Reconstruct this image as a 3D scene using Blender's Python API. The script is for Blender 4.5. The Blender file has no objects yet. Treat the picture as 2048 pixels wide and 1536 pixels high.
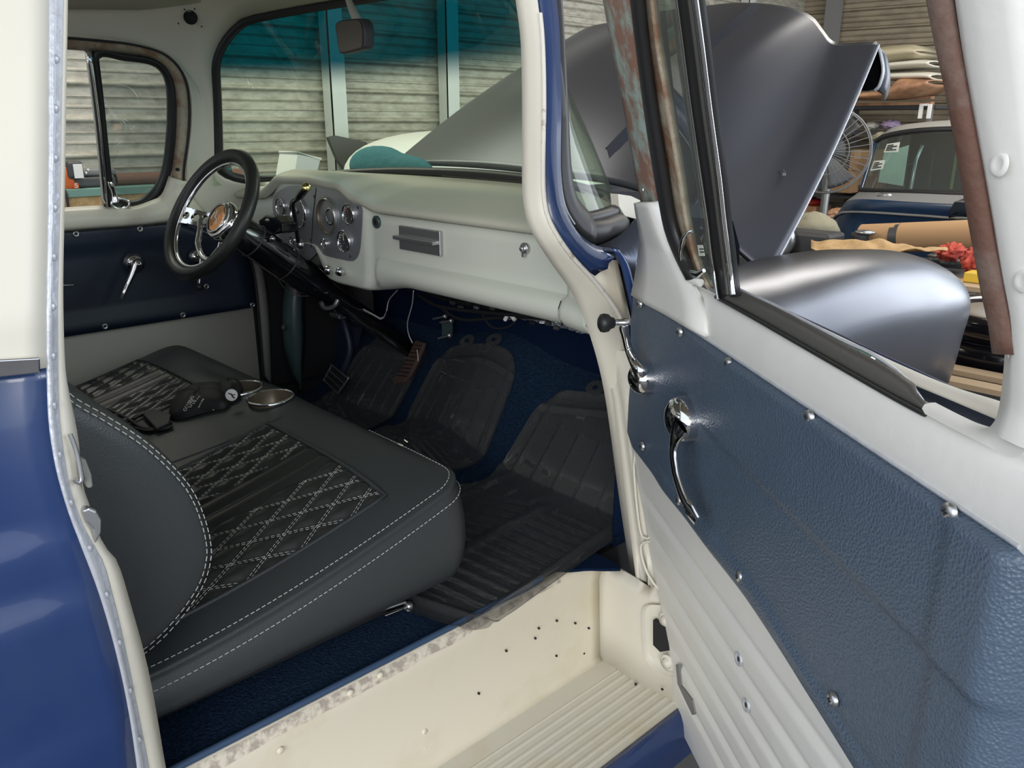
import bpy, math, random
from mathutils import Vector, Matrix, noise
V = Vector
random.seed(7)
scn = bpy.context.scene
COL = scn.collection

# ------------------------------------------------------------------ camera, light, exposure
CAM = V((0, 0, 1.5)); FPX = 1651.0
TH = math.atan(523 / FPX); PSI = math.radians(46.8)
FH = V((-math.sin(PSI), math.cos(PSI), 0)); RV = V((math.cos(PSI), math.sin(PSI), 0)); UP = V((0, 0, 1))
FV = FH * math.cos(TH) - UP * math.sin(TH); UV = FH * math.sin(TH) + UP * math.cos(TH)
cd = bpy.data.cameras.new('camera'); cam = bpy.data.objects.new('camera', cd); COL.objects.link(cam)
cd.sensor_width = 36; cd.lens = FPX * 36 / 2048; cd.clip_start = .02
M3 = Matrix((RV, UV, -FV)).transposed()
cam.matrix_world = Matrix.Translation(CAM) @ M3.to_4x4()
scn.camera = cam

w = bpy.data.worlds.new('world'); scn.world = w; w.use_nodes = True
bg = w.node_tree.nodes['Background']; bg.inputs[0].default_value = (.80, .88, 1, 1); bg.inputs[1].default_value = 1.15

def area(name, loc, target, sx, sy, power, color=(1, 1, 1)):
    l = bpy.data.lights.new(name, 'AREA'); l.shape = 'RECTANGLE'; l.size = sx; l.size_y = sy; l.energy = power; l.color = color
    o = bpy.data.objects.new(name, l); COL.objects.link(o); o.location = loc
    o.rotation_euler = (V(target) - V(loc)).to_track_quat('-Z', 'Y').to_euler()
area('doorway_daylight', (2.2, -3.2, 2.3), (-1.5, .9, .9), 3.4, 2.2, 128, (1, .97, .93))
area('side_daylight', (3.6, 3.2, 2.6), (-1.2, 2.2, 1.0), 2.6, 1.6, 75, (.86, .93, 1))
area('front_bay_daylight', (.6, 7.6, 2.0), (-.9, 2.6, 1.0), 2.2, 2.6, 60, (.9, .95, 1))
area('shop_overhead_light', (-1.4, 5.4, 3.3), (-2.2, 5.6, 0), 2.4, .5, 60, (1, .95, .86))  # unseen area light above the shop beyond the hood
area('left_wall_light', (-3.6, 1.2, 3.3), (-4.0, 2.6, 1.4), 1.6, .4, 42, (1, .95, .86))  # unseen area light aimed at the left wall
vs = scn.view_settings; vs.view_transform = 'Standard'; vs.look = 'None'; vs.gamma = 1; vs.use_curve_mapping = False; vs.exposure = 0.35

# ------------------------------------------------------------------ helpers
def ray(u, v):
    return (FV * FPX + RV * (u - 1024) + UV * (768 - v)).normalized()
def PX(u, v, x): d = ray(u, v); return CAM + d * (x / d.x)
def PY(u, v, y): d = ray(u, v); return CAM + d * (y / d.y)
def PZ(u, v, z): d = ray(u, v); return CAM + d * ((z - 1.5) / d.z)
XR = -1.03; XL = -2.52; XC = -1.775
def xr(z): return XR - max(0, z - 1.3) * .3
def xl(z): return XL + max(0, z - 1.3) * .3
def SR(u, v, off=0):
    x = XR + off
    for i in range(6): p = PX(u, v, x); x = xr(p.z) + off
    return PX(u, v, x)
def SL(u, v, off=0):
    x = XL + off
    for i in range(6): p = PX(u, v, x); x = xl(p.z) + off
    return PX(u, v, x)
# the open passenger door's own surface: hinge line H, direction DD, inboard normal DN
H = V((-1.0, 1.25, 0)); DA = math.radians(55.5)
DD = V((math.sin(DA), -math.cos(DA), 0)); DN = V((-math.cos(DA), -math.sin(DA), 0))
def wD(z):
    if z > 1.3: return (z - 1.3) * .33
    if z < .9: return -(.9 - z) * .16
    return 0
def D3(t, z, off=0): return H + DD * t + DN * (wD(z) + off) + V((0, 0, z))
def DTZ(u, v, off=0):
    d = ray(u, v); z = 1.2
    for i in range(12):
        q = H + DN * (wD(z) + off); n = DN
        s = (q.dot(n)) / d.dot(n) if abs(d.dot(n)) > 1e-6 else 1
        z = 1.5 + d.z * s
    p = d * s
    return (p - q).dot(DD), z
def DP(u, v, off=0): t, z = DTZ(u, v, off); return D3(t, z, off)

def res(pts, n, closed=False):
    """Catmull-Rom through the points, n samples evenly by length"""
    P = [V(p) if len(p) == 3 else V((p[0], p[1], 0)) for p in pts]; L = len(P)
    if L == 2 and not closed: return [P[0].lerp(P[1], i / (n - 1)) for i in range(n)]
    dense = []
    segs = L if closed else L - 1
    for i in range(segs):
        if closed: a, b, c, d = P[(i - 1) % L], P[i], P[(i + 1) % L], P[(i + 2) % L]
        else: a, b, c, d = P[max(i - 1, 0)], P[i], P[i + 1], P[min(i + 2, L - 1)]
        for k in range(12):
            t = k / 12
            dense.append(.5 * ((2 * b) + (c - a) * t + (2 * a - 5 * b + 4 * c - d) * t * t + (3 * b - a - 3 * c + d) * t ** 3))
    dense.append(P[0] if closed else P[-1])
    cum = [0]
    for i in range(1, len(dense)): cum.append(cum[-1] + (dense[i] - dense[i - 1]).length)
    out = []; j = 0; N = n if closed else n - 1
    for i in range(n):
        s = cum[-1] * i / N
        while j < len(cum) - 2 and cum[j + 1] < s: j += 1
        f = (s - cum[j]) / max(1e-9, cum[j + 1] - cum[j]); out.append(dense[j].lerp(dense[j + 1], min(1, max(0, f))))
    return out
def RP(px, n, fn, closed=False): return [fn(p.x, p.y) for p in res(px, n, closed)]

class MB:
    def __init__(s): s.v = []; s.f = []; s.m = []; s.s = []; s.mats = []
    def mi(s, m):
        if m not in s.mats: s.mats.append(m)
        return s.mats.index(m)
    def face(s, f, m, sm): s.f.append(f); s.m.append(m); s.s.append(sm)
    def grid(s, rows, mat, cu=False, cv=False, smooth=True):
        b = len(s.v); R = len(rows); C = len(rows[0]); k = s.mi(mat)
        for r in rows: s.v += [tuple(p) for p in r]
        for i in range(R if cv else R - 1):
            for j in range(C if cu else C - 1):
                a = b + i * C + j; c = b + i * C + (j + 1) % C; d = b + ((i + 1) % R) * C + (j + 1) % C; e = b + ((i + 1) % R) * C + j
                s.face((a, c, d, e), k, smooth)
        return s
    def poly(s, pts, mat, smooth=False):
        b = len(s.v); s.v += [tuple(p) for p in pts]; s.face(tuple(range(b, b + len(pts))), s.mi(mat), smooth); return s
    def prism(s, pts, vec, mat):
        vec = V(vec); b = len(s.v); n = len(pts); k = s.mi(mat)
        s.v += [tuple(V(p)) for p in pts] + [tuple(V(p) + vec) for p in pts]
        s.face(tuple(range(b, b + n)), k, False); s.face(tuple(range(b + 2 * n - 1, b + n - 1, -1)), k, False)
        for i in range(n): j = (i + 1) % n; s.face((b + i, b + n + i, b + n + j, b + j), k, n > 12)
        return s
    def box(s, lo, hi, mat, rot=None):
        lo = V(lo); hi = V(hi); c = (lo + hi) / 2; b = len(s.v); k = s.mi(mat)
        for z in (lo.z, hi.z):
            for x, y in ((lo.x, lo.y), (hi.x, lo.y), (hi.x, hi.y), (lo.x, hi.y)):
                p = V((x, y, z)); s.v.append(tuple(c + rot @ (p - c)) if rot else tuple(p))
        for f in ((0, 3, 2, 1), (4, 5, 6, 7), (0, 1, 5, 4), (1, 2, 6, 5), (2, 3, 7, 6), (3, 0, 4, 7)): s.face(tuple(b + i for i in f), k, False)
        return s
    def tube(s, pts, r, mat, n=8, closed=False, flat=None):
        P = [V(p) for p in pts]; L = len(P); rows = []; up = V((0.13, .21, .97))
        for i, p in enumerate(P):
            if closed: t = P[(i + 1) % L] - P[i - 1]
            else: t = P[min(i + 1, L - 1)] - P[max(i - 1, 0)]
            t.normalize()
            if i == 0:
                a = t.cross(up); a = a if a.length > .1 else t.cross(V((1, 0, 0)))
            else: a = a - t * a.dot(t)
            a.normalize(); b = t.cross(a); rr = r[i] if isinstance(r, (list, tuple)) else r
            rows.append([p + (a * math.cos(6.28318 * k / n) + b * math.sin(6.28318 * k / n)) * rr for k in range(n)])
        s.grid(rows, mat, cu=True, cv=closed)
        if not closed: s.poly(rows[0][::-1], mat); s.poly(rows[-1], mat)
        return s
    def lathe(s, o, ax, prof, mat, n=24, sq=1):
        ax = V(ax).normalized(); a = ax.cross(V((0, 0, 1))); a = a if a.length > .05 else ax.cross(V((0, 1, 0))); a.normalize(); b = ax.cross(a)
        rows = [[V(o) + ax * h + (a * math.cos(6.28318 * k / n) + b * math.sin(6.28318 * k / n) * sq) * max(r, 1e-5) for k in range(n)] for r, h in prof]
        return s.grid(rows, mat, cu=True)
    def ell(s, c, r, mat, n=16, m=10, fn=None):
        rows = []
        for i in range(m + 1):
            th = math.pi * i / m; row = []
            for j in range(n):
                ph = 6.28318 * j / n; p = V((r[0] * math.sin(th) * math.cos(ph), r[1] * math.sin(th) * math.sin(ph), r[2] * math.cos(th)))
                if fn: p = fn(p)
                row.append(V(c) + p)
            rows.append(row)
        return s.grid(rows, mat, cu=True)
    def build(s, name, parent=None, solid=0, off=-1, bevel=0, sub=0, seg=2, label=None):
        me = bpy.data.meshes.new(name); me.from_pydata(s.v, [], s.f)
        for m in s.mats: me.materials.append(m)
        me.polygons.foreach_set('material_index', s.m); me.polygons.foreach_set('use_smooth', s.s); me.update()
        o = bpy.data.objects.new(name, me); COL.objects.link(o)
        if parent:
            o.parent = parent; o.matrix_parent_inverse = Matrix.Translation(-world_loc(parent))
        if solid: m = o.modifiers.new('solid', 'SOLIDIFY'); m.thickness = solid; m.offset = off
        if bevel: m = o.modifiers.new('bevel', 'BEVEL'); m.width = bevel; m.segments = seg; m.limit_method = 'ANGLE'; m.angle_limit = .6
        if sub: m = o.modifiers.new('sub', 'SUBSURF'); m.levels = sub; m.render_levels = sub
        if label: o['label'] = label
        return o
def world_loc(o):
    return V(o.location) if not o.parent else V((0, 0, 0))
def empty(name, loc, label, cat, group=None):
    o = bpy.data.objects.new(name, None); COL.objects.link(o); o.location = loc; return tag(o, label, cat, group)
def tag(o, label, cat, group=None, kind=None):
    o['label'] = label; o['category'] = cat
    if group: o['group'] = group
    if kind: o['kind'] = kind
    return o
def struct(o): o['kind'] = 'structure'; return o
def text(body, size, origin, xdir, ydir, mat, name, parent, depth=.0004, align='LEFT'):
    c = bpy.data.curves.new(name, 'FONT'); c.body = body; c.size = size; c.extrude = depth; c.align_x = align
    t = bpy.data.objects.new(name, c); COL.objects.link(t); bpy.context.view_layer.update()
    me = bpy.data.meshes.new_from_object(t); bpy.data.objects.remove(t)
    xd = V(xdir).normalized(); yd = V(ydir).normalized(); zd = xd.cross(yd)
    me.transform(Matrix.Translation(V(origin)) @ Matrix((xd, yd, zd)).transposed().to_4x4())
    me.materials.clear(); me.materials.append(mat)
    o = bpy.data.objects.new(name, me); COL.objects.link(o)
    if parent: o.parent = parent; o.matrix_parent_inverse = Matrix.Translation(-world_loc(parent))
    return o

# ------------------------------------------------------------------ materials
def mat(name, col, rough=.5, metal=0, bump=0, bscale=200, col2=None, cscale=3, cpos=(.45, .6), coat=0, spec=.5, voro=False, detail=3, bdist=.002, stretch=None):
    m = bpy.data.materials.new(name); m.use_nodes = True; nt = m.node_tree; p = nt.nodes['Principled BSDF']
    p.inputs['Base Color'].default_value = (*col, 1); p.inputs['Roughness'].default_value = rough; p.inputs['Metallic'].default_value = metal
    p.inputs['Coat Weight'].default_value = coat; p.inputs['Coat Roughness'].default_value = .08; p.inputs['Specular IOR Level'].default_value = spec
    tc = nt.nodes.new('ShaderNodeTexCoord'); src = tc.outputs['Object']
    if stretch:
        mp = nt.nodes.new('ShaderNodeMapping'); mp.inputs['Scale'].default_value = stretch; nt.links.new(src, mp.inputs[0]); src = mp.outputs[0]
    if col2:
        n = nt.nodes.new('ShaderNodeTexNoise'); n.inputs['Scale'].default_value = cscale; n.inputs['Detail'].default_value = 6; n.inputs['Roughness'].default_value = .65; nt.links.new(src, n.inputs['Vector'])
        r = nt.nodes.new('ShaderNodeValToRGB'); r.color_ramp.elements[0].position = cpos[0]; r.color_ramp.elements[1].position = cpos[1]
        r.color_ramp.elements[0].color = (*col, 1); r.color_ramp.elements[1].color = (*col2, 1)
        nt.links.new(n.outputs['Fac'], r.inputs[0]); nt.links.new(r.outputs[0], p.inputs['Base Color'])
    if bump:
        n = nt.nodes.new('ShaderNodeTexVoronoi' if voro else 'ShaderNodeTexNoise'); n.inputs['Scale'].default_value = bscale
        if not voro: n.inputs['Detail'].default_value = detail
        nt.links.new(src, n.inputs['Vector'])
        b = nt.nodes.new('ShaderNodeBump'); b.inputs['Strength'].default_value = bump; b.inputs['Distance'].default_value = bdist
        nt.links.new(n.outputs['Distance' if voro else 'Fac'], b.inputs['Height']); nt.links.new(b.outputs[0], p.inputs['Normal'])
    return m
cream = mat('cream_paint', (.68, .645, .55), .42, bump=.12, bscale=60, col2=(.70, .665, .56), cscale=2.5)
cream_sill = mat('cream_sill_paint', (.76, .70, .56), .45, bump=.15, bscale=45, col2=(.66, .58, .42), cscale=5, cpos=(.5, .8))
white_door = mat('off_white_door_paint', (.74, .735, .70), .45, bump=.2, bscale=80, col2=(.71, .705, .67), cscale=4)
dash_paint = mat('dashboard_paint', (.63, .66, .585), .38, bump=.05, bscale=40)
pad_vinyl = mat('dash_pad_vinyl', (.54, .535, .44), .42, bump=.1, bscale=300)
worn = mat('worn_seam_paint', (.72, .69, .62), .6, bump=.6, bscale=120, col2=(.30, .22, .17), cscale=22, cpos=(.55, .68))
rust = mat('rusty_turquoise_paint', (.30, .38, .34), .7, bump=.6, bscale=150, col2=(.25, .14, .10), cscale=20, cpos=(.40, .56))
rust2 = mat('brown_rusty_steel', (.12, .06, .042), .75, bump=.6, bscale=140, col2=(.16, .11, .09), cscale=14)
rust3 = mat('rust_stained_frame', (.42, .37, .28), .7, bump=.5, bscale=150, col2=(.26, .15, .09), cscale=16, cpos=(.45, .62))
navy = mat('navy_body_paint', (.012, .035, .125), .30, bump=.03, bscale=8, col2=(.018, .042, .125), cscale=3, coat=.6)
navy_satin = mat('satin_navy_primer', (.075, .085, .115), .34, metal=.55, bump=.03, bscale=30)
hood_m = mat('satin_charcoal_primer', (.085, .088, .105), .36, metal=.45, bump=.03, bscale=20)
fender_m = mat('bare_brushed_fender_metal', (.125, .13, .15), .30, metal=.85, bump=.08, bscale=60, stretch=(1, .08, 1))
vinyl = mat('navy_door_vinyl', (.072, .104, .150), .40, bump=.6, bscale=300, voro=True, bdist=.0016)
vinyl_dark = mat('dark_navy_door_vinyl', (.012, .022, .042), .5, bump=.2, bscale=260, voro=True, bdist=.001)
leather = mat('charcoal_seat_leather', (.034, .040, .042), .44, bump=.3, bscale=420, voro=True, bdist=.0008)
quilt_m = mat('black_quilted_leather', (.022, .024, .024), .40, bump=.15, bscale=500, voro=True, bdist=.0005)
thread = mat('white_stitch_thread', (.62, .63, .60), .7)
black = mat('black_rubber', (.018, .018, .019), .45, bump=.1, bscale=90)
rubber_g = mat('weathered_grey_rubber', (.075, .072, .066), .5, bump=.3, bscale=130)
gloss_black = mat('gloss_black_paint', (.006, .006, .008), .15, coat=.6)
wheel_blk = mat('black_wheel_vinyl', (.022, .023, .022), .38, bump=.25, bscale=300)
chrome = mat('chrome', (.75, .75, .76), .07, metal=1)
steel = mat('brushed_steel', (.48, .49, .50), .32, metal=.9, bump=.1, bscale=200, stretch=(1, 1, .05))
alu = mat('brushed_gauge_plate', (.42, .44, .47), .33, metal=.7, bump=.05, bscale=300)
galv = mat('galvanised_stud', (.50, .52, .50), .5, metal=.2, bump=.1, bscale=30)
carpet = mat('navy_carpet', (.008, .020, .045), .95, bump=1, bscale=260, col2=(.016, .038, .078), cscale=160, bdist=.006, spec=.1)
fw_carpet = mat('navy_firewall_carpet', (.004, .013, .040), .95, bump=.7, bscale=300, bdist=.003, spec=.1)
navy_bind = mat('navy_carpet_binding', (.035, .07, .14), .55)
dark = mat('dark_underdash', (.008, .008, .010), .7)
foil = mat('crinkled_foil_insulation', (.42, .45, .50), .35, metal=.55, bump=1, bscale=38, bdist=.02)
copper = mat('polished_copper_emblem', (.85, .42, .20), .16, metal=1, bump=.3, bscale=35, bdist=.01)
brass = mat('brass', (.70, .60, .25), .2, metal=1)
white_pl = mat('white_plastic', (.78, .78, .74), .5)
red_m = mat('red_paint', (.45, .03, .02), .5)
orange = mat('orange_plastic', (.80, .16, .04), .5)
osb = mat('strand_board', (.52, .34, .14), .7, bump=.3, bscale=60, col2=(.66, .47, .22), cscale=28)
teal_p = mat('green_bench_edge', (.16, .30, .25), .6)
brown = mat('brown_pipe', (.16, .075, .05), .5); treadle = mat('worn_brown_pedal', (.075, .045, .035), .6)
cardboard = mat('brown_cardboard', (.40, .24, .12), .8, bump=.1, bscale=50)
kraft = mat('brown_kraft_paper', (.48, .31, .15), .75, bump=.5, bscale=9, bdist=.05)
towel = mat('olive_grey_towel', (.30, .28, .20), .95, bump=.8, bscale=180, bdist=.006)
redcloth = mat('red_shop_cloth', (.48, .07, .045), .85, bump=.6, bscale=25, bdist=.02)
tealcloth = mat('teal_cloth', (.03, .20, .24), .8, bump=.4, bscale=20, bdist=.02)
tan = mat('tan_primer_panel', (.50, .44, .30), .5, bump=.1, bscale=20)
rustpanel = mat('rusty_orange_panel', (.50, .27, .14), .5, bump=.1, bscale=30, col2=(.33, .17, .10), cscale=7)
whitepanel = mat('white_panel', (.66, .63, .54), .5)
concrete = mat('dark_concrete', (.09, .085, .08), .85, bump=.2, bscale=30, col2=(.06, .056, .052), cscale=6)
darkgrey = mat('dark_grey_metal', (.05, .05, .052), .5)
grey = mat('grey_paint', (.18, .18, .18), .55)
wood = mat('pale_timber', (.46, .33, .2), .7, bump=.2, bscale=40, stretch=(1, 12, 12))
truck2_blue = mat('dark_blue_truck_paint', (.012, .034, .08), .28, coat=.4)
truck2_roof = mat('grey_truck_roof', (.30, .29, .27), .35)
paper = mat('printed_paper', (.66, .68, .60), .7)
ink = mat('dark_ink', (.03, .03, .03), .6)
kick_m = mat('dark_green_kick_panel', (.045, .075, .075), .32)
post_m = mat('grey_door_post', (.20, .20, .18), .5, bump=.3, bscale=60)
caulk = mat('pale_galvanised_weld_edge', (.52, .54, .58), .38, metal=.3, bump=.5, bscale=45, bdist=.006)

def corrugated():
    m = mat('corrugated_steel', (.40, .385, .32), .5, metal=.15, col2=(.24, .225, .18), cscale=11, cpos=(.40, .68), bump=.15, bscale=60, stretch=(1, 1, 3))
    return m
wall_m = corrugated()
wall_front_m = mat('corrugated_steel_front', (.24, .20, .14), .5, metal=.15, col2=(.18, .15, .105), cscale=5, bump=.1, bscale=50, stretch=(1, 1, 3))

def glass(name, tint, gloss=.0, band=None, dirt=0):
    m = bpy.data.materials.new(name); m.use_nodes = True; nt = m.node_tree; nt.nodes.clear()
    out = nt.nodes.new('ShaderNodeOutputMaterial'); tr = nt.nodes.new('ShaderNodeBsdfTransparent'); gl = nt.nodes.new('ShaderNodeBsdfGlossy'); gl.inputs['Roughness'].default_value = .02
    mx = nt.nodes.new('ShaderNodeMixShader'); lw = nt.nodes.new('ShaderNodeLayerWeight'); pw = nt.nodes.new('ShaderNodeMath'); pw.operation = 'POWER'; pw.inputs[1].default_value = 5; nt.links.new(lw.outputs['Facing'], pw.inputs[0])
    fr = nt.nodes.new('ShaderNodeMath'); fr.operation = 'MULTIPLY_ADD'; fr.inputs[1].default_value = .8; fr.inputs[2].default_value = .045; nt.links.new(pw.outputs[0], fr.inputs[0])
    tr.inputs[0].default_value = (*tint, 1)
    if band:
        tc = nt.nodes.new('ShaderNodeTexCoord'); sx = nt.nodes.new('ShaderNodeSeparateXYZ'); mr = nt.nodes.new('ShaderNodeMapRange'); mc = nt.nodes.new('ShaderNodeMix'); mc.data_type = 'RGBA'
        nt.links.new(tc.outputs['Object'], sx.inputs[0]); nt.links.new(sx.outputs['Z'], mr.inputs[0])
        mr.inputs[1].default_value = band[0]; mr.inputs[2].default_value = band[1]; mc.inputs[6].default_value = (*tint, 1); mc.inputs[7].default_value = (*band[2], 1)
        mr.interpolation_type = 'SMOOTHSTEP'
        nt.links.new(mr.outputs[0], mc.inputs[0]); nt.links.new(mc.outputs[2], tr.inputs[0])
    ad = nt.nodes.new('ShaderNodeMath'); ad.operation = 'ADD'; ad.inputs[1].default_value = gloss; nt.links.new(fr.outputs[0], ad.inputs[0])
    nt.links.new(ad.outputs[0], mx.inputs[0]); nt.links.new(tr.outputs[0], mx.inputs[1]); nt.links.new(gl.outputs[0], mx.inputs[2])
    last = mx
    if dirt:
        df = nt.nodes.new('ShaderNodeBsdfDiffuse'); df.inputs[0].default_value = (.5, .5, .46, 1); m2 = nt.nodes.new('ShaderNodeMixShader'); m2.inputs[0].default_value = dirt
        nt.links.new(mx.outputs[0], m2.inputs[1]); nt.links.new(df.outputs[0], m2.inputs[2]); last = m2
    nt.links.new(last.outputs[0], out.inputs[0]); return m
shield = glass('tinted_windshield_glass', (.82, .93, .80), 0, band=(1.585, 1.665, (.0, .10, .135)), dirt=.03)
clear = glass('clear_glass', (.86, .89, .87), 0, dirt=.05)
scratched = glass('scratched_vent_glass', (.55, .60, .57), .03, dirt=.10)
mat_pl = glass('smoky_clear_mat_plastic', (.60, .60, .60), .07, dirt=.08)

# ------------------------------------------------------------------ the shop around the truck
def smooth01(t): t = max(0, min(1, t)); return t * t * (3 - 2 * t)
WX = -4.4
def corr(z):   # a big rib and two small ones per sheet module
    t = (z / .165) % 1.0
    def rib(c, w_): return smooth01((t - c + w_) / w_) * (1 - smooth01((t - c) / w_)) if abs(t - c) <= w_ else 0
    return .020 * smooth01((t - .06) / .08) * (1 - smooth01((t - .20) / .08)) + .007 * rib(.52, .05) + .007 * rib(.80, .05)
def clad(name, a, b, m, inward, z1=3.7):
    mb = MB(); rows = []; n = int(z1 / .165 * 26); a = V(a); b = V(b); k = 2
    for i in range(n + 1):
        z = z1 * i / n; rows.append([a.lerp(b, j / k) + V((0, 0, z)) - V(inward) * corr(z) for j in range(k + 1)])
    mb.grid(rows, m, smooth=False); return struct(mb.build(name))
FA = V((WX, 8.0, 0)); FB = V((-1.75, 8.5, 0))
clad('wall_left', (WX, -3.5, 0), FA, wall_m, (-1, 0, 0))
clad('wall_front', FA, FB, wall_front_m, (0, 1, 0), 4.2)
mb = MB(); mb.box((-12, -8, -.05), (10, 12, 0), concrete); struct(mb.build('floor'))
mb = MB(); mb.box((WX - .1, -1.2, 3.7), (1.6, 9.0, 3.8), wall_front_m); struct(mb.build('ceiling'))
n = 0
for y in (.16, 1.0, 1.84, 2.68, 3.52, 4.36, 5.2, 6.04, 6.9):
    n += 1; mb = MB()
    mb.box((WX + .025, y - .05, 0), (WX + .03, y + .05, 3.7), galv); mb.box((WX + .03, y - .05, 0), (WX + .11, y - .042, 3.7), galv); mb.box((WX + .105, y - .05, 0), (WX + .11, y + .05, 3.7), galv)
    struct(mb.build('trim_%d' % n))
for f in (.12, .58):
    n += 1; p = FA.lerp(FB, f); mb = MB(); mb.box((p.x - .06, p.y - .14, 0), (p.x + .06, p.y - .04, 3.7), grey); struct(mb.build('trim_%d' % n))

# work bench behind the driver's door with what lies on it
b0 = PX(130, 378, -4.0)
bz = b0.z
t = empty('work_bench', (-4.05, 1.3, 0), 'strand board work bench with a green top edge beyond the driver side window', 'workbench')
mb = MB(); mb.box((-4.32, .45, bz - .03), (-3.92, 2.3, bz), teal_p); mb.build('bench_top', t)
mb = MB(); mb.box((-3.96, .47, bz - .55), (-3.94, 2.28, bz - .032), osb); mb.build('front_panel', t)
for y in (.5, 2.25):
    mb = MB(); mb.box((-4.3, y - .04, 0), (-3.97, y + .04, bz - .03), wood); mb.build('leg', t)
t = empty('jobsite_radio', (-4.05, 1.15, bz), 'dark grey and orange jobsite radio with a big battery, on the strand board bench', 'radio')
def bx_px(u0, v0, u1, v1, x, dx, m, bev=.006, name='body', par=None, pad=0):
    a = PX(u0, v1, x); b = PX(u1, v0, x); mb = MB(); mb.box((x - dx, a.y, a.z), (x, b.y, b.z), m); return mb.build(name, par, bevel=bev, seg=3)
bx_px(146, 352, 232, 377, -4.0, .16, darkgrey, .012, 'housing', t)
bx_px(150, 336, 232, 354, -4.02, .10, grey, .012, 'top_deck', t)
bx_px(139, 322, 166, 359, -3.96, .07, darkgrey, .015, 'battery', t)
bx_px(150, 328, 164, 357, -3.955, .004, white_pl, .001, 'battery_label', t)
bx_px(147, 366, 157, 377, -3.994, .006, orange, .001, 'badge', t)
p = PX(149.2, 376, -3.986); text('5', .03, p, (0, 1, 0), (0, 0, 1), white_pl, 'badge_digit', t)
mb = MB(); mb.tube(res([PX(128, 335, -4.02), PX(131, 340, -4.0), PX(137, 357, -4.0), PX(139, 374, -4.02)], 10), .022, orange, flat=None); mb.build('guard_bar', t)
for u, v in ((176, 340), (172, 346)):
    mb = MB(); mb.ell(PX(u, v, -4.01), (.005, .006, .006), white_pl, 8, 6); mb.build('indicator', t)
mb = MB(); p = PX(232, 366, -4.05); mb.tube([(-4.05, p.y, bz + .028), (-4.05, p.y + .62, bz + .028)], .027, brown, 12)
tag(mb.build('brown_pipe'), 'rust brown pipe lying on the bench beside the jobsite radio', 'pipe')
mb = MB(); mb.tube(res([(-3.93, PX(128, 380, -3.9).y, bz + .01), PX(132, 385, -3.92), PX(136, 410, -3.92), PX(140, 440, -3.92), PX(142, 500, -3.92)], 16), .006, black)
tag(mb.build('power_cord'), 'black power cord hanging down the strand board bench front', 'cord')

# things beyond the windshield, against the left wall
t = MB(); P0 = PX(945 + 20, 300, -4.0)
def dome(mb, c, sx, sy, h, m, p=2.6):
    rows = []
    for i in range(13):
        a = math.pi / 2 * i / 12; ca = math.cos(a) ** (2 / p); sa = math.sin(a) ** (2 / p)
        row = []
        for j in range(40):
            ph = 6.28318 * j / 40; cx = abs(math.cos(ph)) ** (2 / p) * (1 if math.cos(ph) > 0 else -1); cy = abs(math.sin(ph)) ** (2 / p) * (1 if math.sin(ph) > 0 else -1)
            row.append(V(c) + V((sx * ca * cx, sy * ca * cy, h * sa)))
        rows.append(row)
    mb.grid(rows, m, cu=True)
vt = empty('cream_truck', (-3.72, 3.4, 0), 'cream vehicle with a rounded roof parked beyond the windshield, against the left wall', 'vehicle')
mb = MB(); dome(mb, (-3.72, 3.42, 1.15), .40, 1.02, .315, white_pl, 3.2); mb.build('roof', vt)
mb = MB(); mb.box((-4.1, 2.5, .25), (-3.35, 4.5, 1.0), white_pl); mb.build('body', vt, bevel=.06, seg=4)
mb = MB(); mb.box((-4.04, 2.55, .98), (-3.4, 4.35, 1.2), darkgrey); mb.build('cab_glass', vt, bevel=.03)
for y in (2.9, 4.1):
    mb = MB(); mb.lathe((-3.38, y, .3), (-1, 0, 0), [(0, 0), (.2, 0), (.3, .02), (.3, .2), (0, .2)], black, 28); mb.build('wheel', vt)
pts = [PX(u, v, -4.24) for u, v in ((657, 275), (672, 271), (733, 284), (742, 300), (735, 352), (700, 352), (676, 320))]
mb = MB(); mb.prism(pts, (-.03, 0, 0), darkgrey); mb.box((-4.27, pts[0].y + .1, 0), (-4.24, pts[2].y, pts[4].z + .05), darkgrey)
tag(mb.build('dark_metal_panel'), 'dark pointed sheet metal panel leaning beside the cream vehicle', 'panel')
t = empty('white_tub', (-3.3, 2.2, .9), 'pale plastic tub seen just over the dashboard hump through the windshield', 'tub')
pa = [PX(596, 306, -3.3), PX(641, 318, -3.3), PX(632, 352, -3.3), PX(588, 352, -3.3)]
mb = MB(); rows = []
for k in range(2):
    a, b = (pa[3], pa[2]) if k == 0 else (pa[0], pa[1])
    rows.append([a, b, b + V((-.16, 0, 0)), a + V((-.16, 0, 0))])
rows.insert(0, [V((q.x, q.y, .75)) for q in rows[0]]); mb.grid(rows, white_pl, cu=True, smooth=False); mb.poly(rows[0], white_pl); mb.build('bucket', t, solid=.004)
mb = MB(); mb.tube([p + V((0, 0, 0)) for p in rows[2]], .006, white_pl, closed=True); mb.build('rim', t)
mb = MB(); mb.box((-3.55, rows[0][0].y - .1, 0), (-3.2, rows[0][1].y + .1, .745), wood)
tag(mb.build('timber_crate'), 'plain timber crate under the pale tub by the left wall', 'crate')

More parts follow.
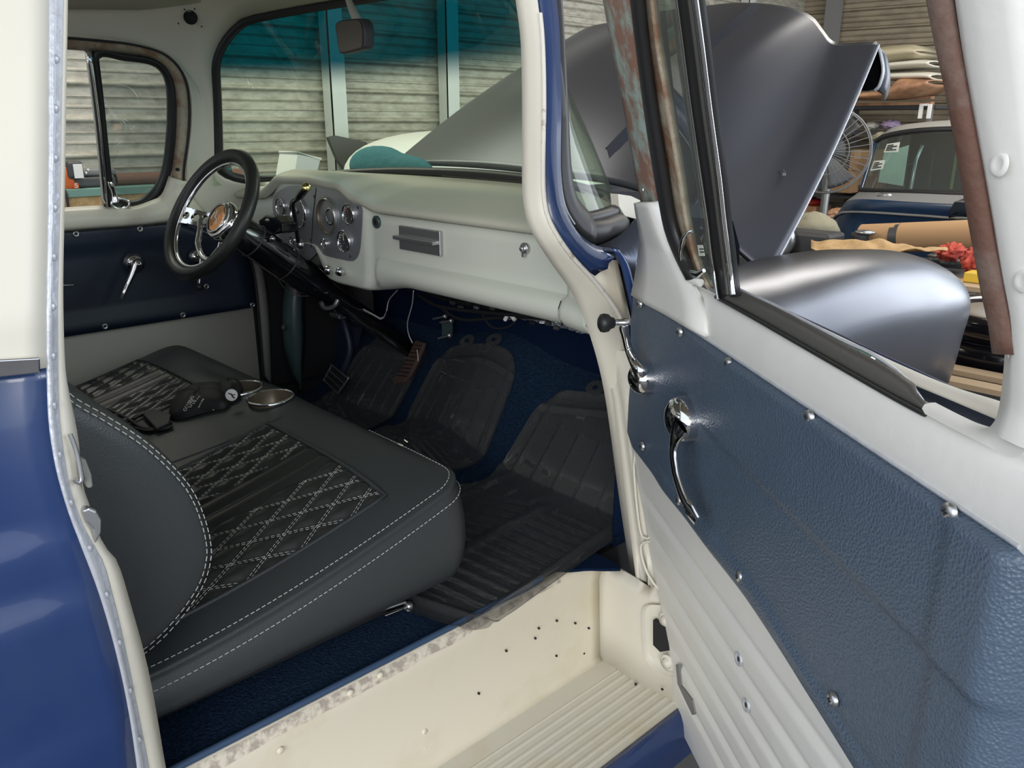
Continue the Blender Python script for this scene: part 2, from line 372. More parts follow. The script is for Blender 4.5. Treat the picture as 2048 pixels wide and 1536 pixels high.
# ------------------------------------------------------------------ right background
ZMIN = None
def bxd(name, u0, v0, u1, v1, y, dy, m, par=None, bev=.004):
    a = PY(u0, v1, y); b = PY(u1, v0, y); a.z = max(a.z, ZMIN or -9); mb = MB(); mb.box((a.x, y, a.z), (b.x, y + dy, b.z), m); return mb.build(name, par, bevel=bev)
SY = 7.4
sh = empty('storage_shelf', (-3.0, SY, 0), 'tall steel storage shelf against the front wall, loaded with body panels', 'shelf')
a = PY(1560, 214, SY); b = PY(1872, 214, SY); zt = a.z
z2 = PY(1600, 385, SY).z
for nm, z in (('upper_shelf', zt), ('lower_shelf', z2), ('bottom_shelf', PY(1600, 432, SY).z), ('middle_shelf', PY(1700, 262, SY).z)):
    mb = MB(); mb.box((a.x, SY, z - .03), (b.x, SY + .5, z), darkgrey); mb.build(nm, sh)
for u in (1668, 1862):
    p = PY(u, 214, SY); mb = MB(); mb.box((p.x - .02, SY - .012, 0), (p.x + .02, SY + .01, zt + .0), grey); mb.build('upright', sh)
    mb = MB(); mb.box((p.x - .02, SY + .45, 0), (p.x + .02, SY + .47, zt), grey); mb.build('upright', sh)
# white perforated ladder bracket
p = PY(1850, 200, SY - .05)
t = empty('ladder_bracket', (p.x, SY - .06, zt), 'short white perforated bracket standing at the end of the upper shelf bars', 'bracket')
for u in (1840, 1857):
    q0 = PY(u, 237, SY - .06); q1 = PY(u, 208, SY - .06); mb = MB(); mb.box((q0.x - .012, SY - .08, q0.z), (q0.x + .012, SY - .05, q1.z), white_pl); mb.build('rail', t)
q0 = PY(1840, 212, SY - .06); q1 = PY(1857, 207, SY - .06); mb = MB(); mb.box((q0.x, SY - .075, q0.z), (q1.x, SY - .055, q1.z), white_pl); mb.build('rung', t)
for k, (v, lab) in enumerate(((196, 'upper rust red steel bar lying on the top shelf under the panels'), (207, 'lower rust red steel bar lying directly on the top shelf'))):
    a0 = PY(1690, v + 5, SY - .02); b0_ = PY(1862, v - 5, SY - .02); mb = MB(); mb.box((a0.x, SY - .02, a0.z), (b0_.x, SY + .06, b0_.z - .005), rustpanel)
    tag(mb.build('steel_bar'), lab, 'bar', 'steel bars on the top shelf')
# stack of fenders: each a curved shell
def panel(name, pts_top, pts_bot, y, m, depth, label):
    mb = MB(); A = [PY(u, v, y) for u, v in pts_top]; B = [PY(u, v, y) for u, v in pts_bot]; A = res(A, 24); B = res(B, 24)
    rows = []
    for k in range(9):
        f = k / 8; rows.append([a.lerp(b, f) + V((0, -depth * math.sin(math.pi * f) * .35 + .001, 0)) for a, b in zip(A, B)])
    rows.insert(0, [p + V((0, depth, 0)) for p in rows[0]]); rows.append([p + V((0, depth, 0)) for p in rows[-1]])
    mb.grid(rows, m); return tag(mb.build(name, solid=.01), label, 'body panel', 'body panels stacked on the shelf')
panel('body_panel', [(1740, 104), (1762, 97), (1800, 93), (1824, 92), (1836, 96), (1843, 103)], [(1740, 128), (1770, 124), (1800, 119), (1820, 116), (1835, 112), (1843, 106)], SY - .25, tan, .35, 'tan curved body panel on top of the shelf stack')
panel('body_panel', [(1740, 133), (1780, 127), (1820, 123), (1850, 122), (1870, 124)], [(1740, 139), (1780, 137), (1820, 134), (1850, 132), (1870, 131)], SY - .22, whitepanel, .35, 'thin cream panel second from the top of the shelf stack')
panel('body_panel', [(1735, 150), (1780, 148), (1820, 146), (1855, 146), (1874, 150)], [(1735, 156), (1780, 158), (1820, 158), (1855, 157), (1874, 158)], SY - .20, whitepanel, .35, 'pale bent panel above the rusty orange one on the shelf')
panel('body_panel', [(1690, 190), (1745, 185), (1785, 178), (1800, 158), (1830, 158), (1868, 162)], [(1690, 197), (1745, 197), (1785, 195), (1825, 190), (1852, 180), (1868, 168)], SY - .26, rustpanel, .35, 'rusty orange curved panel at the bottom of the shelf stack')

# pedestal fan
FYY = 5.22; c = PY(1655, 302, FYY); ed = PY(1736, 302, FYY); R = (ed - c).length
t = empty('pedestal_fan', (c.x, FYY, 0), 'large pedestal shop fan with a wire guard in front of the shelf', 'fan')
nr = V((-c.x * .6, -c.y, 0)).normalized(); e1 = nr.cross(V((0, 0, 1))).normalized(); e2 = V((0, 0, 1))
def fc(r, a, d=0): return c + (e1 * math.cos(a) + e2 * math.sin(a)) * r + nr * d
mb = MB()
for r, d in ((1, 0), (.98, .04), (.98, -.05), (.55, .09), (.12, .10)): mb.tube([fc(R * r, 6.28318 * k / 48, d) for k in range(48)], .006 if r == 1 else .003, grey, 5, closed=True)
for k in range(36):
    a = 6.28318 * k / 36; mb.tube([fc(R * .12, a, .10), fc(R * .55, a, .09), fc(R, a, 0)], .002, grey, 4); 
    mb.tube([fc(R * .12, a, -.09), fc(R, a, -.02)], .002, grey, 4)
mb.build('guard', t)
for k in range(3):
    mb = MB(); rows = []
    for i in range(9):
        r = R * (.1 + .8 * i / 8); rows.append([fc(r, 2.094 * k + (j - 3) * .11 + .05 * i / 8, (j - 3) * .014) for j in range(7)])
    mb.grid(rows, darkgrey); mb.build('blade', t, solid=.003)
mb = MB(); mb.lathe(c - nr * .25, nr, [(0, 0), (.07, 0), (.08, .05), (.08, .2), (.04, .24), (.05, .27), (.03, .37), (0, .37)], darkgrey); mb.build('motor', t)
mb = MB(); mb.tube([c - nr * .15 - V((0, 0, .05)), V((c.x, c.y, .1)) - nr * .15], .02, steel, 10); mb.build('pole', t)
mb = MB(); mb.lathe(V((c.x, c.y, 0)) - nr * .15, (0, 0, 1), [(0, 0), (.2, 0), (.2, .02), (.06, .05), (.03, .12), (0, .12)], darkgrey); mb.build('base', t)

# boxes and clutter on the shelf
def carton(u0, v0, u1, v1, y, dy, lab, m=cardboard, name='cardboard_box', cat='box', grp='boxes and bags on the shelf'):
    a = PY(u0, v1, y); b = PY(u1, v0, y); t = empty(name, ((a.x + b.x) / 2, y + dy / 2, a.z), lab, cat, grp)
    mb = MB(); mb.box((a.x, y, a.z), (b.x, y + dy, b.z), m); mb.build('box_body', t, bevel=.004)
    mb = MB(); mb.box(((a.x + b.x) / 2 - .03, y - .002, b.z - .08), ((a.x + b.x) / 2 + .03, y + dy, b.z + .002), wood); mb.build('packing_tape', t); return t
carton(1655, 343, 1705, 384, SY - .1, .4, 'square brown cardboard box on the lower shelf behind the fan')
carton(1697, 300, 1732, 341, SY + .02, .4, 'small brown cardboard box higher up behind the right of the fan')
carton(1708, 352, 1732, 384, SY + .05, .35, 'dark brown cardboard box beside the square one on the lower shelf', brown)
carton(1580, 414, 1632, 431, SY + .02, .3, 'low orange brown box under the lower shelf', rustpanel)
def crumple(name, u0, v0, u1, v1, y, d, m, lab, cat, sc=6, amp=.25, grp=None):
    a = PY(u0, v1, y); b = PY(u1, v0, y); a.z = max(a.z, ZMIN or -9); c = V(((a.x + b.x) / 2, y + d / 2, (a.z + b.z) / 2)); r = V(((b.x - a.x) / 2, d / 2, (b.z - a.z) / 2))
    mb = MB()
    def fn(p):
        q = V((p.x / r.x, p.y / r.y, p.z / r.z)); k = 1 + amp * noise.noise(q * sc * .4 + c * 3) + amp * .5 * noise.noise(q * sc + c)
        q = q * k; q.z = max(q.z, -.95); return V((q.x * r.x, q.y * r.y, q.z * r.z))
    mb.ell(c, r, m, 40, 24, fn); return tag(mb.build(name), lab, cat, grp)
crumple('plastic_bag', 1722, 244, 1750, 260, SY + .05, .2, whitepanel, 'crumpled whitish bag on the middle shelf beside the fan', 'bag', grp='boxes and bags on the shelf')
crumple('plastic_bag', 1753, 240, 1790, 259, SY + .05, .2, mat('lilac_bag', (.5, .38, .55), .5), 'crumpled lilac bag on the middle shelf above the blue truck', 'bag', grp='boxes and bags on the shelf')
crumple('cloth_bundle', 1730, 264, 1770, 294, SY - .36, .33, towel, 'olive grey bundle of cloth hanging off the shelf beside the fan', 'cloth bundle')
crumple('red_bundle', 1590, 398, 1630, 411, SY + .05, .22, red_m, 'dark red bundle above the low orange box under the shelf', 'bundle')
crumple('parts_pile', 1640, 420, 1672, 442, 5.7, .3, rustpanel, 'small heap of brown parts at the blue truck corner', 'parts')

# blue truck parked beyond, facing this way
TY = 5.7
t = empty('blue_truck', (-1.9, TY + .8, 0), 'old dark blue pickup with a grey roof, papers in its windshield, beyond the open hood', 'truck')
def tp(u, v, dy=0): return PY(u, v, TY + dy)
xr2 = -1.05
def mirror_row(pts, xc):
    return pts + [V((2 * xc - p.x, p.y, p.z)) for p in reversed(pts)]
xc2 = tp(2060, 300, .35).x
def row2(px, n=14): return mirror_row(res([tp(*p) for p in px], n), xc2)
rows = [row2(((1758, 300, 1.5), (1762, 285, 1.5), (1775, 272, 1.5), (1900, 262, 1.5), (2040, 262, 1.5))),
        row2(((1756, 300, .75), (1762, 272, .75), (1790, 255, .75), (1900, 242, .75), (2040, 238, .75))),
        row2(((1752, 282, .42), (1768, 262, .4), (1800, 246, .36), (1900, 236, .34), (2040, 232, .34))),
        row2(((1752, 283, .40), (1772, 272, .36), (1830, 262, .30), (1910, 258, .28), (2040, 256, .28)))]
mb = MB(); mb.grid(rows, truck2_roof); mb.build('roof', t, sub=1)
rows = [row2(((1752, 283, .40), (1772, 272, .36), (1830, 262, .30), (1910, 258, .28), (2040, 256, .28))),
        row2(((1722, 380, .12), (1760, 382, .02), (1830, 384, -.05), (1910, 387, -.08), (2040, 390, -.10)))]
g2 = glass('second_truck_glass', (.55, .72, .68), .05, dirt=.06)
mb = MB(); mb.grid(rows, g2); mb.build('windshield', t)
mb = MB(); mb.tube(rows[1], .018, black); mb.tube(rows[0], .02, black); mb.tube([rows[0][0], rows[1][0]], .014, truck2_blue); mb.tube([rows[0][-1], rows[1][-1]], .014, truck2_blue); mb.build('windshield_gasket', t)
# rear of cab, seen through the glass
mb = MB()
q = [tp(1772, 268, 1.45), tp(2060, 262, 1.45), tp(2060, 420, 1.45), tp(1772, 420, 1.45)]
qa = [tp(1838, 300, 1.44), tp(1880, 300, 1.44), tp(1880, 380, 1.44), tp(1838, 380, 1.44)]
mb.grid([[q[0].lerp(q[3], i / 6), q[1].lerp(q[2], i / 6)] for i in range(7)], mat('dark_teal_cab_interior', (.03, .06, .065), .6)); mb.build('cab_rear_wall', t, solid=.02)
for u0, u1, lab in ((1855, 1872, 'pale window'), (1900, 1918, 'yellow green window')):
    a_ = tp(u0, 378, 1.40); b_ = tp(u1, 300, 1.40); mb = MB(); mb.box((a_.x, a_.y - .01, a_.z), (b_.x, a_.y, b_.z), kick_m if u0 < 1890 else mat('lime_window_panel', (.42, .5, .25), .6)); mb.build('lime_window' if u0 > 1890 else 'rear_window', t)  # flat coloured boxes stand in for the cab's windows
mb = MB(); mb.tube([tp(1845, 290, .5), tp(1832, 320, .5), tp(1820, 384, .3)], .012, steel); mb.build('door_pillar', t)
for px, nm in ((((1774, 288), (1800, 284), (1796, 304), (1767, 305)), 'windshield_sticker'), (((1748, 322), (1770, 320), (1765, 338), (1740, 342)), 'windshield_sticker'), (((1768, 306), (1818, 290), (1806, 372), (1756, 364)), 'taped_paper')):
    pts = [tp(u, v, .30 if nm == 'taped_paper' else .10) for u, v in px]; mb = MB(); mb.prism(pts, (0, .002, 0), paper); o = mb.build(nm, t)
    if nm != 'taped_paper':
        mb = MB(); A, B, C_, D_ = pts
        for k in range(4):
            f0 = .2 + .18 * k; p0 = A.lerp(D_, f0).lerp(B.lerp(C_, f0), .12); p1 = A.lerp(D_, f0).lerp(B.lerp(C_, f0), .55 + .3 * (k % 2)); mb.tube([p0 - V((0, .002, 0)), p1 - V((0, .002, 0))], .0035, ink, 4)
        mb.build('printed_lines', o)
# cowl and front body, hood removed: cowl panel with beaded firewall
rows = [row2(((1722, 381, .12), (1760, 383, .02), (1830, 385, -.05), (1910, 388, -.08), (2040, 391, -.10))),
        row2(((1706, 393, .05), (1760, 391, -.08), (1830, 396, -.18), (1910, 400, -.2), (2040, 405, -.22))),
        row2(((1690, 404, 0), (1720, 398, -.18), (1830, 404, -.24), (1910, 408, -.26), (2040, 412, -.28)))]
mb = MB(); mb.grid(rows, grey); mb.build('cowl_top', t)
rows = [rows[2], row2(((1676, 425, 0), (1700, 412, -.2), (1830, 418, -.26), (1910, 424, -.28), (2040, 432, -.3))),
        row2(((1664, 446, 0), (1690, 424, -.16), (1830, 430, -.22), (1910, 436, -.24), (2040, 444, -.26))),
        row2(((1658, 470, 0), (1675, 460, -.16), (1830, 470, -.20), (1910, 474, -.22), (2040, 480, -.24))),
        row2(((1655, 560, 0), (1675, 560, -.16), (1830, 570, -.20), (1910, 574, -.22), (2040, 580, -.24)))]
mb = MB(); mb.grid(rows, truck2_blue); mb.build('cowl_front', t)
mb = MB(); mb.tube(res([rows[2][i] + V((0, -.012, 0)) for i in range(len(rows[2]))], 40), .008, truck2_roof); mb.build('cowl_bead', t)
mb = MB(); p = tp(1770, 391, -.1); mb.ell(p, (.05, .02, .02), steel); mb.build('wiper_post', t)
mb = MB(); mb.box((rows[4][0].x + .02, TY, .35), (2 * xc2 - rows[4][0].x - .02, TY + 1.5, tp(1722, 420).z - .1), truck2_blue); mb.build('cab_body', t, bevel=.04, seg=3)
for x in (rows[4][0].x + .05, 2 * xc2 - rows[4][0].x - .25):
    mb = MB(); mb.lathe((x + .2, TY + .2, .36), (-1, 0, 0), [(0, 0), (.2, 0), (.3, -.01), (.36, .02), (.36, .2), (0, .2)], black, 30); mb.build('wheel', t)

# things lying on the work table between the two trucks
QY = 4.55
tz = PY(1800, 492, QY).z - .115
ZMIN = tz + .012
tb = empty('parts_table', (-1.6, QY + .3, 0), 'dark low table between the trucks holding paper, cardboard tube and cloths', 'table')
xa = PY(1500, 500, QY).x; xb = PY(1990, 500, QY).x
mb = MB(); mb.box((xa, QY - .3, tz - .05), (xb, QY + .46, tz), darkgrey); mb.build('table_top', tb)
for x in (xa + .05, xb - .05):
    for y in (QY - .25, QY + .42):
        mb = MB(); mb.box((x - .03, y - .03, 0), (x + .03, y + .03, tz - .05), grey); mb.build('leg', tb)
mb = MB(); A = PY(1590, 462, QY + .5); 
p0 = PY(1740, 488, QY + .35); p1 = PY(1965, 468, QY + .35); r_ = .085
p0.z = max(p0.z, tz + r_ + .002); p1.z = max(p1.z, tz + r_ + .002)
mb.tube([p0 + V((-.05, 0, 0)), p0.lerp(p1, .5), p1 + V((.2, 0, .02))], r_, cardboard, 20); tt = mb.build('cardboard_tube')
tag(tt, 'long brown cardboard tube with a dark band lying across the table', 'cardboard tube')
mb = MB(); q0 = p0.lerp(p1, .22); q1 = p0.lerp(p1, .30); mb.tube([q0, q1], r_ * 1.03, darkgrey, 20); mb.build('dark_band', tt)
# kraft paper, a draped sheet with folds
mb = MB(); rows = []
for i in range(15):
    f = i / 14; row = []
    for j in range(31):
        g = j / 30; u = 1622 + (1895 - 1622) * g; v = 480 - 8 * math.sin(min(1, g * 2.2) * 3.14) * (1 - f) + 30 * f * (.3 + .7 * math.sin(min(1, g * 1.25 + .12) * 3.14)) + 14 * g + 9 * noise.noise(V((g * 9, f * 2.5, 3)))
        row.append(PY(u, v + 6 * math.sin(g * 9 + f * 2) * (1 - f), QY - .28 + .2 * (1 - f)))
    rows.append(row)
mb.grid(rows, kraft); tag(mb.build('kraft_paper', solid=.003), 'crumpled brown kraft paper sheet lying in front of the cardboard tube', 'paper')
crumple('red_cloth', 1862, 494, 1915, 522, QY - .05, .2, redcloth, 'crumpled red shop cloth at the right end of the table', 'cloth', sc=9, amp=.5)
crumple('red_cloth', 1905, 500, 1968, 548, QY - .32, .3, redcloth, 'larger red cloth hanging next to the rusty door frame edge', 'cloth', sc=8, amp=.4)
crumple('grey_cloth', 1850, 505, 1930, 528, QY + .18, .1, grey, 'grey cloth lying under the red shop cloths on the table', 'cloth', sc=9, amp=.4)
crumple('towel', 1560, 432, 1660, 492, QY + .22, .24, towel, 'olive grey towel draped over dark parts left of the blue truck', 'towel', sc=4, amp=.12)
t = empty('dark_parts_case', (PY(1590, 500, QY - .1).x, QY, tz), 'dark machine parts under the olive towel beside the hood edge', 'parts')
bxd('case_body', 1545, 470, 1660, 512, QY - .04, .2, darkgrey, t, .02)
mb = MB(); p = PY(1560, 478, QY - .055); mb.lathe(p, (0, -1, 0), [(0, 0), (.10, 0), (.11, .03), (.09, .05), (.05, .03), (0, .03)], steel, 24); mb.build('steel_ring', t)
t = empty('filler_cap', (PY(1722, 470, QY + .3).x, QY + .3, tz + .08), 'small dark cap with a grey top standing on the cardboard tube', 'cap')
p = PY(1720, 470, QY + .22); mb = MB(); mb.lathe(p, (0, 0, 1), [(0, -.06), (.05, -.06), (.05, .0), (.045, .012), (0, .012)], ink, 20); mb.build('cap_body', t)
mb = MB(); mb.lathe(p + V((.03, 0, .012)), (0, 0, 1), [(0, 0), (.055, 0), (.055, .012), (.02, .02), (0, .02)], steel, 20); mb.build('cap_top', t)
# black wheels stacked, and timber slats lower down
for k, (v, lab) in enumerate(((655, 'upper black steel wheel stacked beyond the fender front'), (700, 'black steel wheel lower in the stack beyond the fender front'), (745, 'lowest black steel wheel in the stack beyond the fender'))):
    p = PY(1975, 668, 3.42); c = V((p.x, 3.75, p.z - .11 * k)); t = empty('spare_wheel', c, lab, 'wheel', 'stacked black wheels')
    mb = MB(); mb.lathe(c, (0, 0, 1), [(.06, .01), (.12, .012), (.2, .035), (.25, .012), (.25, -.01), (.2, .01), (.06, -.01), (.06, .01)], steel, 40); mb.build('rim', t)
    mb = MB(); mb.lathe(c, (0, 0, 1), [(.25, .03), (.28, .05), (.31, .05), (.33, .02), (.33, -.02), (.31, -.05), (.28, -.05), (.25, -.03), (.25, .03)], gloss_black, 40); mb.build('tyre', t)
WB = c.z - .056
p = PY(1948, 556, 4.12)
t = empty('yellow_tin', (p.x, 4.15, p.z - .02), 'small yellow tin on a timber board above the black wheels', 'tin')
mb = MB(); mb.box((p.x - .04, 4.10, p.z - .02), (p.x + .09, 4.2, p.z + .025), mat('yellow_tin_paint', (.75, .5, .06), .4)); mb.build('tin_body', t, bevel=.005)
mb = MB(); mb.box((p.x - .42, 4.0, p.z - .042), (p.x + .5, 4.22, p.z - .021), wood); tag(mb.build('timber_board'), 'pale timber board under the yellow tin beyond the fender', 'board')
for k, (v, lab) in enumerate(((738, 'upper pale timber plank below the black wheels'), (762, 'lower pale timber plank near the door sill edge'))):
    y_ = 3.28 - .14 * k; p0 = PY(1880, v, y_); p1 = PY(2010, v + 12, y_); mb = MB(); mb.box((p0.x - .2, y_, p0.z - .012), (p1.x + .2, y_ + .08, p0.z + .008), wood); tag(mb.build('timber_plank'), lab, 'plank', 'timber planks beyond the fender')
    mb = MB(); mb.box((p0.x - .18, y_ + .005, 0), (p1.x + .18, y_ + .075, p0.z - .013), darkgrey); tag(mb.build('dark_crate'), ('tall' if k == 0 else 'low') + ' dark crate under the ' + ('upper' if k == 0 else 'lower') + ' pale timber plank', 'crate')
mb = MB(); mb.box((-1.6, 3.42, 0), (-.9, 4.06, WB), darkgrey); tag(mb.build('wheel_crate', bevel=.01), 'dark crate under the stack of black wheels', 'crate')

# ------------------------------------------------------------------ the pickup truck
TR = empty('pickup_truck', (XC, 1.2, 0), 'cream and navy vintage pickup cab with its passenger door and hood open', 'truck')
def lerp(a, b, f): return a + (b - a) * f
def interp(x, tab):
    for (x0, y0), (x1, y1) in zip(tab, tab[1:]):
        if x <= x1: return y0 + (y1 - y0) * max(0, min(1, (x - x0) / (x1 - x0)))
    return tab[-1][1]
def sinterp(x, tab):
    for (x0, y0), (x1, y1) in zip(tab, tab[1:]):
        if x <= x1: return y0 + (y1 - y0) * smooth01((x - x0) / (x1 - x0))
    return tab[-1][1]
def project(p):
    d = p - CAM; w_ = d.dot(FV); return 1024 + FPX * d.dot(RV) / w_, 768 - FPX * d.dot(UV) / w_
def mir(p): return V((2 * XC - p.x, p.y, p.z))

# windshield: a wrapped sheet ruled between its base and its header
hb = [(-1.05, 1.09, 1.315), (-1.058, 1.22, 1.318), (-1.122, 1.362, 1.322), (-1.22, 1.43, 1.335), (-1.45, 1.50, 1.35), (-1.775, 1.53, 1.356)]
ht = [(-1.175, 1.07, 1.76), (-1.20, 1.12, 1.77), (-1.25, 1.165, 1.785), (-1.35, 1.20, 1.795), (-1.53, 1.225, 1.80), (-1.775, 1.235, 1.80)]
HB = res(hb + [mir(V(p)) for p in hb[-2::-1]], 121); HT = res([(-1.150, 1.125, 1.755), (-1.16, 1.15, 1.77)] + ht[2:] + [mir(V(p)) for p in ht[-2::-1]], 121)
def G(s, h):
    f = max(0, min(119.999, s * 120)); i = int(f); f -= i
    a = HB[i].lerp(HB[i + 1], f); b = HT[i].lerp(HT[i + 1], f); p = a.lerp(b, h)
    return p + (p - V((XC, .6, p.z))).normalized() * .02 * math.sin(math.pi * max(0, min(1, h)))
def rrect(n, s0, s1, h0, h1, cor):
    out = []
    for (cx, sx, cy, sy, a0), (rs, rh) in zip(((s0, 1, h0, 1, math.pi), (s1, -1, h0, 1, 1.5 * math.pi), (s1, -1, h1, -1, 0), (s0, 1, h1, -1, .5 * math.pi)), cor):
        for k in range(9): a = a0 + k / 8 * math.pi / 2; out.append(V((cx + sx * rs + rs * math.cos(a), cy + sy * rh + rh * math.sin(a), 0)))
    full = []
    for i, p in enumerate(out):
        q = out[(i + 1) % len(out)]; n_ = max(1, int((q - p).length / .03)); full += [p.lerp(q, k / n_) for k in range(n_)]
    return full
CORN = ((.02, .05), (.07, .13), (.09, .26), (.03, .08))
LOOP = res(rrect(160, .008, .985, .02, .975, CORN), 160, closed=True)
mb = MB(); mb.grid([[G(.005 + .99 * i / 72, j / 20) for i in range(73)] for j in range(21)], shield); wsh = mb.build('windshield', TR)
mb = MB(); lp = [G(q.x, q.y) for q in LOOP]; mb.tube(lp, .014, black, 8, closed=True); mb.build('windshield_gasket', TR)

# cab shell interior: from the door opening edge to the windshield opening
A0 = [V((xl(1.72) + .02, -.18, 1.71)), V((xl(1.72) + .01, .05, 1.715))] + [SL(u, v) for u, v in ((130, 74), (200, 80), (262, 87), (318, 102), (352, 125), (374, 160), (381, 210), (379, 270), (371, 330), (374, 370), (388, 405), (425, 445), (470, 480), (506, 518))]
A = res(A0, 40)
RO = rrect(0, .004, .992, .005, .99, CORN)
Bq = [V((.5, .99, 0)), V((.65, .99, 0)), V((.8, .99, 0))] + sorted([p for p in RO if p.x > .895 and p.y > .5], key=lambda p: math.atan2(p.x - .85, p.y - .5)) + sorted([p for p in RO if p.x > .915 and p.y <= .5], key=lambda p: -p.y + (p.x < .99) * 0 - (p.x - 1) * .3) + [V((.88, .004, 0))]
Bq = res(Bq, 40); B = [G(q.x, q.y) for q in Bq]
def shell(A, B, nr=12, k=.16):
    rows = []
    for i in range(nr + 1):
        f = i / nr; row = []
        for a, b in zip(A, B):
            g = (a - b).length; p = a.lerp(b, f); p = p + V((0, 0, 1)) * math.sin(math.pi * f) * k * max(0, g - .12) - (V((XC, .8, p.z)) - p).normalized() * math.sin(math.pi * f) * .012
            row.append(p)
        rows.append(row)
    return rows
SH = shell(A, B)
mb = MB(); mb.grid(SH, cream)
mb.grid(shell([V((xr(1.71) - .01, lerp(-.18, 1.06, k / 20), 1.712)) for k in range(21)], [G(lerp(.5, .03, k / 20), .99) for k in range(21)]), cream)
# rear roof and rear wall with its window, the cab closes here
rf = []
for j in range(13):
    x = lerp(xl(1.7) + .02, xr(1.7) - .02, j / 12); k = math.sin(math.pi * j / 12)
    rf.append([V((x, -.18, 1.70 + .17 * k ** .6)), V((x, .1, 1.71 + .19 * k ** .6)), V((x, .5, 1.72 + .19 * k ** .6)), V((x, .9, 1.75 + .17 * k ** .6)), V((x, 1.22, 1.80 + .03 * k))])
mb.grid([[p + V((0, 0, .035)) for p in r] for r in rf], cream)
for lo, hi in (((-2.5, -.24, .55), (-1.05, -.2, 1.25)), ((-2.42, -.24, 1.6), (-1.14, -.2, 1.8)), ((-2.5, -.24, 1.25), (-2.2, -.2, 1.6)), ((-1.35, -.24, 1.25), (-1.06, -.2, 1.6))): mb.box(lo, hi, cream)
cs = mb.build('cab_shell', TR, solid=.006, off=1)
from mathutils.bvhtree import BVHTree
def tree(rows):
    m = MB(); m.grid(rows, cream); return BVHTree.FromPolygons([V(p) for p in m.v], m.f)
SHT = tree(SH)
def on_shell(u, v):
    h = SHT.ray_cast(CAM, ray(u, v))
    if h[0]: return h[0]
    best = None
    for r in SH:
        for p in r:
            if (p - CAM).dot(FV) <= .1: continue
            a, b = project(p); d = (a - u) ** 2 + (b - v) ** 2
            if best is None or d < best[0]: best = (d, p)
    p = best[1]; d = ray(u, v); return CAM + d * (p - CAM).length
c = on_shell(381, 35); nn = (CAM - c).normalized()
mb = MB(); mb.lathe(c + nn * .012, nn, [(.0, .002), (.017, .002), (.018, .004), (.016, .006)], dark, 24)
for du, dv in ((-24, 12), (-12, -16), (22, 18), (8, -17)):
    q = on_shell(381 + du, 35 + dv); mb.lathe(q + nn * .012, nn, [(0, .002), (.0022, .002), (.002, .004)], dark, 8)
mb.build('visor_hole', cs)
mb = MB(); mb.tube([on_shell(u, v) + nn * .004 for u, v in ((322, 72), (350, 74), (385, 80), (412, 88))], .0012, worn, 5); mb.build('roof_seam', cs)

# right door opening: flange, blue pillar, gasket outside
FI = ((1026, -60), (1032, 0), (1042, 80), (1045, 200), (1045, 330), (1047, 400), (1060, 455), (1098, 518), (1150, 595), (1186, 690), (1212, 800), (1240, 1000), (1264, 1158))
FO = ((1066, -60), (1075, 0), (1083, 80), (1086, 200), (1084, 330), (1087, 400), (1100, 448), (1140, 510), (1200, 578), (1246, 655), (1262, 800), (1285, 1000), (1330, 1180))
IN = RP(FI, 60, lambda u, v: SR(u, v)); OUT = RP(FO, 60, lambda u, v: SR(u, v, .035 if v < 700 else .035 + (v - 700) * .0001))
mb = MB(); rows = [[a.lerp(b, f) + V((.008 * math.sin(math.pi * f), 0, 0)) for a, b in zip(IN, OUT)] for f in (0, .25, .5, .75, 1)]
mb.grid(rows, cream); fl = mb.build('door_opening_flange', TR, solid=.004, off=0)
mb = MB(); mb.tube([b + V((.002, 0, 0)) for a, b in zip(IN, OUT)][4:44], .0045, worn, 6); mb.build('weld_bead', fl)
BI = ((1064, -60), (1074, 0), (1083, 80), (1085, 200), (1083, 330), (1086, 400), (1098, 446), (1130, 500), (1160, 530), (1190, 552))
BO = ((1098, -60), (1109, 0), (1115, 80), (1118, 200), (1117, 330), (1124, 400), (1140, 440), (1166, 474), (1195, 492), (1226, 497))
bi = RP(BI, 40, lambda u, v: SR(u, v, .032)); bo = RP(BO, 40, lambda u, v: SR(u, v, .028))
mb = MB(); mb.grid([[a.lerp(b, f) + V((.012 * math.sin(math.pi * f) + (.008 if f in (.3, .7) else 0), 0, 0)) for a, b in zip(bi, bo)] for f in (0, .15, .3, .5, .7, .85, 1)], navy); mb.build('windshield_pillar', TR, solid=.004)
GI = ((1092, -60), (1105, 0), (1113, 80), (1116, 200), (1115, 330), (1122, 400), (1138, 438), (1164, 470), (1190, 484))
GO = ((1118, -60), (1124, 0), (1128, 80), (1136, 200), (1143, 330), (1152, 385), (1168, 412), (1180, 424))
gi = RP(GI, 40, lambda u, v: SR(u, v, .024)); go = RP(GO, 40, lambda u, v: SR(u, v, .012))
mb = MB(); mb.grid([[a.lerp(b, f) + V((.010 * math.sin(math.pi * f), 0, 0)) for a, b in zip(gi, go)] for f in (0, .2, .4, .6, .8, 1)], black); mb.build('pillar_rubber', TR, solid=.004)
mb = MB(); mb.tube([p + V((.006, 0, 0)) for p in gi[:36]], .0016, caulk, 5); mb.build('drip_edge', TR)
# bulging lower corner of the gasket outside
pts = res([G(.002, .30), G(.002, .2), G(.003, .12), G(.008, .05), G(.03, .012), G(.06, 0), G(.09, 0), G(.12, 0), G(.15, 0), G(.2, 0)], 34)
mb = MB(); mb.tube([p + V((.006, 0, -.016)) for p in pts], [.012 + .013 * smooth01(k / 12) - .012 * smooth01((k - 20) / 8) for k in range(34)], black, 14); mb.build('corner_gasket', TR)
